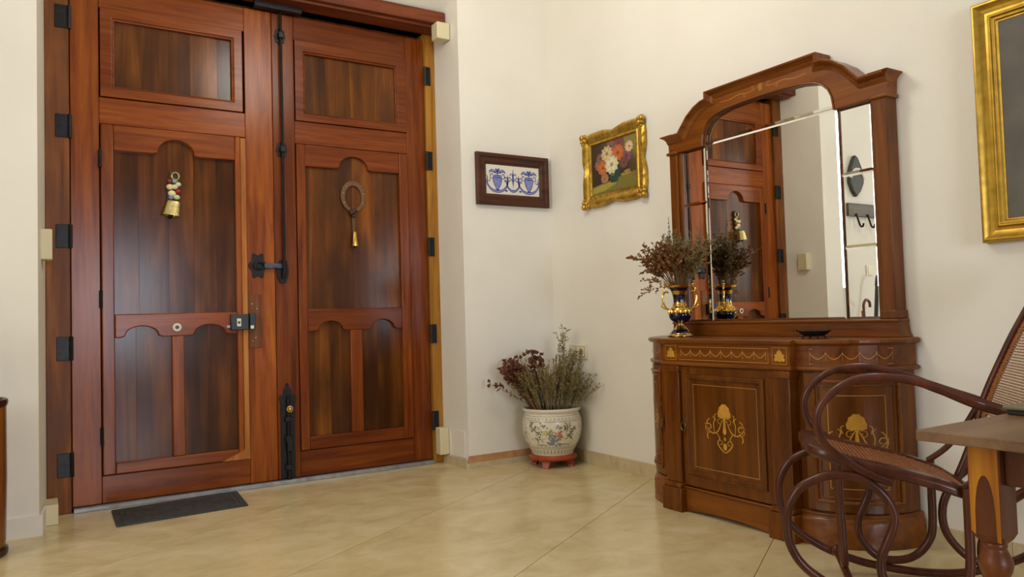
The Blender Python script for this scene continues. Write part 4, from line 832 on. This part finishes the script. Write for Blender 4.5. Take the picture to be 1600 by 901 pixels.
def fan(parent, kind, n, x0, x1, L0, L1, base, bz, spread, dmin=-0.25, dmax=0.35, foot=0.11):
    for k in range(n):
        x = rb.uniform(x0, x1); d = rb.uniform(dmin, dmax); ft = Vector((base[0], base[1], bz))+RV*x*foot+TC*rb.uniform(-0.09, 0.11)*foot/0.11
        put_sprig(parent, kind, ft, RV*x*spread+TC*d*0.8+Vector((0, 0, 1)), rb.uniform(L0, L1))
fan(bq, 'heather', 78, -0.95, 1.1, 0.17, 0.32, PC, 0.365, 0.68, -0.2, 0.65, 0.13)
fan(bq, 'straw', 44, -0.95, 0.35, 0.22, 0.37, PC, 0.365, 0.5, -0.2, 0.5, 0.12)
fan(bq, 'rust', 34, -1.05, -0.62, 0.28, 0.40, PC, 0.365, 0.62, -0.12, 0.4, 0.12)
fan(bq, 'rust', 6, -0.6, -0.2, 0.38, 0.44, PC, 0.365, 0.5, -0.1, 0.3, 0.12)
fan(bq, 'heather', 9, 0.3, 0.8, 0.36, 0.44, PC, 0.365, 0.4, -0.1, 0.15, 0.12)
put_sprig(bq, 'heather', Vector((*PC, 0.365))+RV*0.05, RV*0.12+TC*0.05+Vector((0, 0, 1)), 0.55)
put_sprig(bq, 'rust', Vector((*PC, 0.385))-RV*0.12, -RV*1.0+TC*0.35+Vector((0, 0, 0.72)), 0.36)
put_sprig(bq, 'rust', Vector((*PC, 0.375))+RV*0.12, RV*1.0+TC*0.35+Vector((0, 0, 0.9)), 0.2)

# ================================================================ BLUE VASE ON THE CONSOLE
VC = (-0.225, -1.505)
vs = thing('porcelain_vase', 'midnight blue and gold two-handled urn vase on the console', 'vase', (VC[0], VC[1], 0.87))
MT['gold_glaze'] = plain('gold_lustre', rgb(214, 170, 84), 0.18, 1.0, 0.3, 0.25, 45)
def lat(pr, nm, mt, lab=None): return build(MB().lathe(smooth_prof(pr), (VC[0], VC[1], 0.8705), 36), nm, mt, vs, smooth=True, label=lab)
lat([(0.068, 0), (0.071, 0.004), (0.07, 0.010), (0.062, 0.014), (0.058, 0.02)], 'foot_ring', 'gold_glaze')
lat([(0.060, 0.017), (0.05, 0.028), (0.034, 0.042), (0.024, 0.054)], 'foot', 'cobalt_glaze')
lat([(0.042, 0.0385), (0.033, 0.047), (0.024, 0.058), (0.02, 0.066), (0.023, 0.072), (0.022, 0.076)], 'stem_collar', 'gold_glaze')
lat([(0.02, 0.072), (0.036, 0.08), (0.053, 0.095), (0.060, 0.113), (0.059, 0.125)], 'bowl', 'cobalt_glaze')
lat([(0.0585, 0.130), (0.0590, 0.134), (0.056, 0.142), (0.05, 0.153), (0.042, 0.162)], 'bowl_band', 'gold_glaze')
lat([(0.042, 0.160), (0.036, 0.168), (0.038, 0.174), (0.035, 0.18), (0.034, 0.186)], 'waist', 'gold_glaze')
lat([(0.034, 0.184), (0.0335, 0.20), (0.037, 0.225), (0.046, 0.25), (0.060, 0.268)], 'neck', 'cobalt_glaze')
build(MB().lathe([(0.058, 0.264), (0.066, 0.271), (0.067, 0.275), (0.064, 0.277), (0.05, 0.262), (0.035, 0.22)], (VC[0], VC[1], 0.8705), 36, False), 'rim', 'gold_glaze', vs, smooth=True)
for k in range(14):
    a = 2*PI*k/14; build(MB().ball((VC[0]+0.058*math.cos(a), VC[1]+0.058*math.sin(a), 0.8705+0.135), 0.009, 6, 1.4), 'relief_petal', 'gold_glaze', vs, smooth=True)
hd = (RV*0.97+TC*0.1).normalized()
for s in (1, -1):
    pts = [(0.062, 0.268), (0.078, 0.262), (0.08, 0.248), (0.072, 0.236)]; pts2 = [(0.058, 0.238), (0.076, 0.243), (0.088, 0.222), (0.088, 0.195), (0.08, 0.168), (0.068, 0.152), (0.058, 0.148)]
    H = lambda P: [Vector((VC[0], VC[1], 0.8705+z))+hd*s*r for r, z in P]
    h = build(MB().tube(catmull(H(pts2), 5), lambda t: 0.0052, 8), 'handle', 'gold_glaze', vs, smooth=True)
    build(MB().tube(catmull(H([(0.05, 0.262), (0.068, 0.274), (0.084, 0.262), (0.082, 0.244)]), 4), lambda t: 0.007-0.003*t, 8).ball(H([(0.074, 0.282)])[0], 0.009, 8).ball(H([(0.077, 0.297)])[0], 0.006, 8), 'handle_scroll', 'gold_glaze', h, smooth=True)
    build(MB().tube(catmull(H([(0.07, 0.152), (0.09, 0.158), (0.098, 0.172), (0.092, 0.18)]), 4), 0.004, 6), 'handle_curl', 'gold_glaze', h, smooth=True)
vb = thing('dried_leaf_spray', 'dried brown leaf twigs and dark spikes arranged in the blue urn vase', 'flowers', (VC[0], VC[1], 1.12))
fan(vb, 'twig', 30, -1.0, -0.1, 0.20, 0.28, VC, 1.12, 0.85, -0.3, 0.5, 0.03)
fan(vb, 'twig', 16, -0.3, 0.8, 0.18, 0.27, VC, 1.12, 0.7, -0.35, 0.5, 0.03)
fan(vb, 'heather', 20, -0.5, 1.0, 0.22, 0.33, VC, 1.12, 0.6, -0.25, 0.5, 0.03)
for x, d, L in ((-0.22, 0.0, 0.395), (-0.06, 0.05, 0.30), (-0.3, 0.1, 0.3), (0.05, 0.1, 0.27)): put_sprig(vb, 'spike', Vector((*VC, 1.12)), RV*x+TC*d*0.4+Vector((0, 0, 1)), L)
for x, z in ((-1.3, 0.3), (-1.1, 0.5), (-1.0, 0.05)): put_sprig(vb, 'twig', Vector((*VC, 1.14)), RV*x+Vector((0, 0, z))+TC*0.1, 0.2)

# ================================================================ SMALL DISH
dc = (-0.26, -2.36)
ds = thing('trinket_dish', 'small black metal footed dish on the console before the mirror', 'dish', (dc[0], dc[1], 0.87))
dmb = MB(); rings = []
for rr, z in ((0.02, 0.010), (0.04, 0.012), (0.058, 0.022), (0.068, 0.034), (0.064, 0.034), (0.05, 0.022), (0.02, 0.016)):
    rings.append([(dc[0]+rr*0.75*math.cos(a)*(1+0.06*math.cos(8*a)), dc[1]+rr*1.12*math.sin(a)*(1+0.06*math.cos(8*a)), 0.87+z) for a in [2*PI*k/40 for k in range(40)]])
build(dmb.loft(rings), 'bowl', 'iron', ds, smooth=True)
for k in range(4):
    a = PI/4+k*PI/2; x, y = dc[0]+0.03*math.cos(a), dc[1]+0.045*math.sin(a)
    build(MB().tube([(x, y, 0.888), (x+0.004*math.cos(a), y+0.006*math.sin(a), 0.88), (x+0.008*math.cos(a), y+0.012*math.sin(a), 0.8705)], 0.004, 6), 'foot', 'iron', ds)
for s in (1, -1): build(MB().tube(catmull([(dc[0], dc[1]+s*0.066, 0.898), (dc[0], dc[1]+s*0.082, 0.908), (dc[0], dc[1]+s*0.09, 0.902)], 4), 0.004, 6), 'handle', 'iron', ds, smooth=True)

# ================================================================ BENTWOOD ROCKING CHAIR
CU = Vector((-0.66779, 0.74435, 0)); CS = Vector((0.74435, 0.66779, 0)); CM = Vector((-0.81735, -2.76455, 0))
def cp(u, s, z): return CM+CU*u+CS*s+Vector((0, 0, z))
ch = thing('rocking_chair', 'dark bentwood rocking chair with woven cane seat and back by the console', 'chair', (CM.x, CM.y, 0))
scroll = [(-0.41, 0.43), (-0.41, 0.29), (-0.408, 0.193), (-0.399, 0.146), (-0.367, 0.097), (-0.323, 0.067), (-0.262, 0.058), (-0.215, 0.072), (-0.18, 0.105), (-0.157, 0.15), (-0.157, 0.2), (-0.176, 0.25), (-0.196, 0.30), (-0.2, 0.34), (-0.186, 0.38), (-0.16, 0.415), (-0.127, 0.44), (-0.09, 0.457), (-0.045, 0.462), (-0.002, 0.457), (0.037, 0.441), (0.075, 0.418), (0.1, 0.385), (0.119, 0.34), (0.123, 0.29), (0.118, 0.24), (0.10, 0.195), (0.075, 0.162), (0.047, 0.138), (0.007, 0.112), (-0.038, 0.088), (-0.093, 0.066), (-0.148, 0.049), (-0.192, 0.039), (-0.278, 0.026), (-0.364, 0.0195), (-0.449, 0.021), (-0.52, 0.03), (-0.60, 0.052), (-0.70, 0.095), (-0.775, 0.155), (-0.82, 0.235), (-0.825, 0.32), (-0.785, 0.40), (-0.715, 0.445), (-0.63, 0.45), (-0.55, 0.415), (-0.49, 0.36), (-0.452, 0.29), (-0.442, 0.23), (-0.450, 0.175), (-0.475, 0.13), (-0.515, 0.088), (-0.57, 0.058)]
arm = [(-0.60, 0.64), (-0.56, 0.655), (-0.506, 0.673), (-0.458, 0.69), (-0.409, 0.71), (-0.36, 0.732), (-0.311, 0.752), (-0.26, 0.766), (-0.187, 0.775), (-0.111, 0.768), (-0.072, 0.753), (-0.041, 0.732), (-0.008, 0.701), (0.009, 0.672), (0.0165, 0.641), (0.0155, 0.608), (0.005, 0.575), (-0.014, 0.548), (-0.04, 0.525), (-0.09, 0.488), (-0.147, 0.458), (-0.20, 0.44)]
back = [(-0.49, 0.37), (-0.52, 0.44), (-0.553, 0.53), (-0.585, 0.64), (-0.614, 0.715), (-0.65, 0.795), (-0.69, 0.88), (-0.738, 0.97), (-0.785, 1.06), (-0.815, 1.13)]
for s in (1, -1):
    S = 0.234*s
    build(MB().tube(catmull([cp(u, S, z) for u, z in scroll], 4), 0.0145, 10), 'rocker', 'bent', ch, smooth=True)
    build(MB().tube(catmull([cp(u, S*(1.0 if u > -0.5 else 0.94), z) for u, z in arm], 4), lambda t: 0.0135+0.0065*math.exp(-((t-0.12)/0.14)**2), 10), 'armrest', 'bent', ch, smooth=True)
    build(MB().tube(catmull([cp(u, S*0.9, z) for u, z in back], 4), 0.0145, 10), 'back_post', 'bent', ch, smooth=True)
    build(MB().tube(catmull([cp(-0.40, S*0.97, 0.43), cp(-0.46, S*0.97, 0.475), cp(-0.52, S*0.97, 0.545), cp(-0.57, S*0.95, 0.63)], 5), 0.011, 8), 'arm_brace', 'bent', ch, smooth=True)
zs = [(0.06, 0.548), (0.0, 0.532), (-0.1, 0.504), (-0.2, 0.482), (-0.3, 0.46), (-0.42, 0.418), (-0.52, 0.355)]
def sz(u):
    for (a, za), (b, zb) in zip(zs, zs[1:]):
        if b <= u <= a: return za+(zb-za)*(a-u)/(a-b)
    return zs[0][1] if u > 0 else zs[-1][1]
def outline(ins, n=56):
    pts = []
    for k in range(n):
        a = 2*PI*k/n; c, s = math.cos(a), math.sin(a); e = 0.42
        u = -0.225+(0.28-ins)*math.copysign(abs(c)**e, c); v = (0.222-ins)*math.copysign(abs(s)**e, s); pts.append((u, v))
    return pts
rings = []
for ins, dz in ((0.0, -0.012), (0.002, 0.0), (0.008, 0.006), (0.05, 0.006), (0.054, 0.0), (0.054, -0.02), (0.008, -0.032), (0.0, -0.024), (0.0, -0.012)): rings.append([cp(u, v, sz(u)+dz) for u, v in outline(ins)])
build(MB().loft(rings, True, False), 'seat_frame', 'bent', ch, smooth=True)
def strip(mb, pts, wdv, th=0.0009):
    n = len(pts); wv = Vector(wdv)/2; nz = Vector((0, 0, th))
    mb.add([p-wv for p in pts]+[p+wv for p in pts], [(i, i+1, n+i+1, n+i) for i in range(n-1)])
cs = MB()
for k in range(25):
    v = -0.168+k*0.014; strip(cs, [cp(u, v, sz(u)-0.002+0.0012*(1 if (i+k) % 2 else -1)) for i, u in enumerate([0.005-j*0.46/32 for j in range(33)])], CS*0.0068)
for i in range(33):
    u = 0.005-i*0.46/32; strip(cs, [cp(u, v, sz(u)-0.002+0.0012*(-1 if (i+k) % 2 else 1)) for k, v in enumerate([-0.168+j*0.014 for j in range(25)])], CU*0.0068)
tag(build(cs, 'cane_seat', 'cane', ch), None, None, None, 'stuff')
# back: woven panel between the posts
def bz(t):
    k = t*(len(back)-1); i = min(int(k), len(back)-2); f = k-i; return back[i][0]+(back[i+1][0]-back[i][0])*f, back[i][1]+(back[i+1][1]-back[i][1])*f
for s in (1, -1):
    bnd = MB()
    for j in range(64):
        t = 0.24+0.74*j/63; u, z = bz(t); strip(bnd, [cp(u-0.004, s*0.208, z), cp(u+0.001*(1 if j % 2 else -1), s*0.185, z), cp(u-0.002, s*0.158, z)], Vector(CU*(-0.004)+Vector((0, 0, 0.0095))))
    tag(build(bnd, 'woven_border', 'cane', ch), None, None, None, 'stuff')
    build(MB().tube([cp(bz(0.24+0.74*j/20)[0]-0.004, s*0.158, bz(0.24+0.74*j/20)[1]) for j in range(21)], 0.0045, 6), 'border_bead', 'bent', ch, smooth=True)
cb = MB()
for j in range(60):
    t = 0.245+0.73*j/59; u, z = bz(t); strip(cb, [cp(u+0.001*(1 if (i+j) % 2 else -1), -0.155+i*0.31/24, z) for i in range(25)], Vector(CU*(-0.0016)+Vector((0, 0, 0.0046))))
for i in range(25):
    v = -0.155+i*0.31/24; strip(cb, [cp(bz(0.245+0.73*j/59)[0]+0.001*(-1 if (i+j) % 2 else 1), v, bz(0.245+0.73*j/59)[1]) for j in range(60)], CS*0.0052)
tag(build(cb, 'cane_back', 'cane_pale', ch), None, None, None, 'stuff')
for t, r in ((0.225, 0.013), (0.99, 0.0145)):
    u, z = bz(t); build(MB().tube([cp(u, -0.21+0.42*k/8, z+0.02*math.sin(PI*k/8)*(1 if t > 0.5 else -0.3)) for k in range(9)], r, 10), 'back_rail', 'bent', ch, smooth=True)
build(MB().tube([cp(-0.075, -0.228, 0.083), cp(-0.075, 0, 0.088), cp(-0.075, 0.228, 0.083)], 0.014, 10), 'stretcher', 'bent', ch, smooth=True)
build(MB().tube([cp(-0.72, -0.228, 0.11), cp(-0.72, 0, 0.11), cp(-0.72, 0.228, 0.11)], 0.014, 10), 'stretcher', 'bent', ch, smooth=True)
build(MB().tube(catmull([cp(-0.06, -0.028, 0.475), cp(-0.068, -0.028, 0.3), cp(-0.073, -0.026, 0.14), cp(-0.075, -0.012, 0.105), cp(-0.075, 0.012, 0.105), cp(-0.073, 0.026, 0.14), cp(-0.068, 0.028, 0.3), cp(-0.06, 0.028, 0.475)], 5), 0.0125, 10), 'hairpin_strut', 'bent', ch, smooth=True)
for s in (1, -1): build(MB().ball(cp(-0.075, 0.225*s, 0.085), 0.022, 10), 'joint_boss', 'bent', ch, smooth=True)

# ================================================================ TABLE
TX0, TX1, TY0, TY1, TZ = -1.477, -0.62, -4.30, -3.517, 0.72
tb_ = thing('wooden_table', 'worn wooden table with scuffed top and turned legs in front of the rocking chair', 'table', ((TX0+TX1)/2, (TY0+TY1)/2, 0))
build(MB().box(TX0, TX1, TY0, TY1, TZ-0.024, TZ), 'top', 'table_top', tb_, bevel=0.003)
lx, ly, lw = -1.335, -3.552, 0.071
for (x0, y1) in ((lx, ly), (TX1-0.14-lw+0.07, ly), (lx, TY0+0.10), (TX1-0.07-lw, TY0+0.10)):
    xm, ym = x0+lw/2, y1-lw/2; h = lw/2
    oc = lambda r, c, z: [(xm+sx*a, ym+sy*b, z) for sx, sy, a, b in ((1, -1, r, r-c), (1, 1, r, r-c), (1, 1, r-c, r), (-1, 1, r-c, r), (-1, 1, r, r-c), (-1, -1, r, r-c), (-1, -1, r-c, r), (1, -1, r-c, r))]
    lg = build(MB().loft([oc(h, 0.003, TZ-0.024), oc(h, 0.003, 0.475), oc(h-0.004, 0.012, 0.462), oc(h-0.013, 0.014, 0.452)]), 'leg', 'table', tb_)
    build(MB().lathe(smooth_prof([(0.024, 0.455), (0.026, 0.448), (0.024, 0.44), (0.031, 0.425), (0.036, 0.408), (0.033, 0.39), (0.026, 0.372), (0.034, 0.362), (0.036, 0.352), (0.03, 0.34), (0.024, 0.32), (0.028, 0.25), (0.033, 0.18), (0.026, 0.10), (0.033, 0.075), (0.026, 0.05), (0.032, 0.025), (0.026, 0.0)]), (xm, ym, 0), 24), 'turned_shaft', 'table', lg, smooth=True)
    if (x0, y1) == (lx, ly):
        wn = MB(); fw_ = lambda a, b, c: (lx-c, a, b); yA, yB = ly-0.004, ly-lw+0.003
        arc_ = [(yA-0.010-0.045*(0.5-0.5*math.cos(PI*k/12)), 0.475+0.135*math.sin(PI*k/12)**0.7) for k in range(13)]
        left_ = [(yA, 0.685), (yA, 0.478)] + arc_[:7]; 
        wn.flat([(yA, 0.69), (yA, 0.48), (yA-0.010, 0.472)]+[p for p in arc_[1:7]]+[(arc_[6][0], 0.69)], 0.0006, fw_)
        wn.flat([(arc_[6][0], 0.69)]+[p for p in arc_[6:]]+[(yA-0.056, 0.463), (yB, 0.463), (yB, 0.69)], 0.0006, fw_)
        build(wn, 'worn_patch', 'table_worn', lg, label='pale yellow patch where the varnish has worn away')
build(MB().box(lx+lw, TX1-0.12, ly-0.05, ly-0.028, 0.59, TZ-0.024), 'apron', 'table', tb_, bevel=0.002)
build(MB().box(lx+0.02, lx+0.045, TY0+0.09, ly-lw, 0.59, TZ-0.024), 'apron', 'table', tb_, bevel=0.002)
build(MB().box(TX1-0.12, TX1-0.095, TY0+0.09, ly-lw, 0.59, TZ-0.024), 'apron', 'table', tb_, bevel=0.002)
nb = thing('closed_notebook', 'olive-grey closed notebook lying at the far edge of the worn table', 'notebook', (-0.98, -3.66, TZ))
build(MB().box(-1.092, -0.86, -3.79, -3.53, TZ+0.0005, TZ+0.012), 'shaded_page_block', 'dark_under', nb, bevel=0.002)  # pages coloured as dark as the shade below the cover
build(MB().box(-1.10, -0.85, -3.80, -3.522, TZ+0.012, TZ+0.024), 'cover', 'olive', nb, bevel=0.005, seg=3)

# ================================================================ UMBRELLA STAND AND THINGS SEEN IN THE MIRROR
UC = (-3.445, -0.31)
MT['stand_wood'] = wood('lacquered_barrel', rgb(84, 42, 16), rgb(136, 78, 28), rgb(160, 98, 40), 'z', 0.3, 12, 0.4, 3, 0.0, 0.2)
us = thing('umbrella_stand', 'tall brown lacquered cylinder stand by the whitewashed wall left of the doorway', 'umbrella stand', (UC[0], UC[1], 0))
UH = 0.70
build(MB().lathe([(0.150, 0.03), (0.157, 0.06), (0.162, 0.35), (0.160, UH-0.03), (0.150, UH-0.03), (0.150, 0.05), (0.01, 0.05)], (*UC, 0), 40, False), 'body', 'stand_wood', us, smooth=True)
MT['dark_rim'] = plain('dark_lacquer_rim', rgb(52, 24, 12), 0.3)
build(MB().lathe([(0.148, UH-0.035), (0.162, UH-0.035), (0.168, UH-0.02), (0.166, UH-0.004), (0.158, UH), (0.148, UH-0.004), (0.148, UH-0.035)], (*UC, 0), 40, False), 'rim', 'dark_rim', us, smooth=True)
build(MB().lathe([(0.0, 0.0), (0.158, 0.0), (0.166, 0.008), (0.166, 0.028), (0.158, 0.036), (0.0, 0.036)], (*UC, 0), 40, False), 'foot_ring', 'dark_rim', us, smooth=True)
MT['cane_wood'] = plain('brown_walking_stick', rgb(104, 58, 40), 0.35)
def stick(name, label, cat, pts, r, mt, cap=None):
    t = thing(name, label, cat, pts[0]); build(MB().tube(catmull(pts, 6), r, 8), 'shaft', mt, t, smooth=True)
    if cap: build(MB().tube(catmull(cap, 6), r*1.15, 8), 'handle', mt, t, smooth=True)
    return t
stick('walking_stick', 'brown crook-handled walking stick in the tall lacquered stand', 'walking stick', [(-3.40, -0.36, 0.055), (-3.41, -0.28, 0.60), (-3.42, -0.25, 0.98)], 0.011, 'cane_wood', [(-3.42, -0.25, 0.98), (-3.425, -0.248, 1.03), (-3.465, -0.246, 1.07), (-3.515, -0.246, 1.05), (-3.525, -0.246, 1.0)])
stick('bamboo_cane', 'straight yellow bamboo cane in the tall lacquered stand', 'cane', [(-3.43, -0.26, 0.055), (-3.455, -0.23, 0.6), (-3.465, -0.21, 0.97)], 0.014, 'oak')
stick('umbrella', 'rolled black umbrella leaning out of the tall lacquered stand', 'umbrella', [(-3.40, -0.30, 0.055), (-3.47, -0.29, 0.4), (-3.56, -0.27, 0.80), (-3.66, -0.24, 1.2)], 0.018, 'black', [(-3.66, -0.24, 1.2), (-3.685, -0.235, 1.28), (-3.73, -0.23, 1.30)])
YF = 0.06
def mfl(a, b, c): return (a+0.07, -0.06-c, b)
wo = thing('wall_ornament', 'dark carved shield-shaped ornament with a pale band above the coat rack', 'ornament', (-3.70, -0.06, 2.06))
MT['carved'] = plain('dark_carved_wood', rgb(60, 58, 52), 0.6, 0, 0.3, 0.4, 30)
build(MB().prism([(-3.70, 2.06), (-3.64, 2.12), (-3.60, 2.20), (-3.605, 2.30), (-3.63, 2.36), (-3.665, 2.42), (-3.70, 2.47), (-3.74, 2.45), (-3.79, 2.37), (-3.83, 2.28), (-3.82, 2.2), (-3.77, 2.12)], 0.002, 0.04, mfl), 'shield', 'carved', wo, bevel=0.012)
build(MB().tube(catmull([mfl(-3.82, 2.24, 0.04), mfl(-3.77, 2.31, 0.045), mfl(-3.71, 2.33, 0.048), mfl(-3.65, 2.31, 0.045), mfl(-3.61, 2.24, 0.04)], 5), 0.012, 8), 'pale_band', 'white_plate', wo, smooth=True)
cr = thing('coat_rack', 'dark wooden coat rack board with an iron hook under the carved ornament', 'coat rack', (-3.85, -0.06, 1.88))
MT['rack'] = wood('grey_brown_rack', rgb(58, 50, 38), rgb(92, 84, 66), rgb(112, 102, 82), 'x', 0.45, 14, 0.3, 4, 0.0)
build(MB().prism(rect(-4.15, -3.57, 1.875, 2.0), 0.002, 0.03, mfl), 'board', 'rack', cr, bevel=0.004)
for x in (-3.68, -3.86, -4.04): build(MB().tube(catmull([mfl(x, 1.90, 0.032), mfl(x, 1.84, 0.05), mfl(x, 1.78, 0.07), mfl(x, 1.77, 0.095), mfl(x, 1.80, 0.105)], 5), 0.009, 8), 'hook', 'iron', cr, smooth=True)
ls = thing('light_switch', 'single ivory light switch on the plaster below the coat rack', 'switch', (-3.89, -0.06, 1.31))
build(MB().prism(rect(-3.94, -3.84, 1.31, 1.41), 0.001, 0.01, mfl), 'plate', 'white_plate', ls, bevel=0.003)
build(MB().prism(rect(-3.92, -3.86, 1.325, 1.395), 0.01, 0.014, mfl), 'rocker', 'white_plate', ls, bevel=0.003)
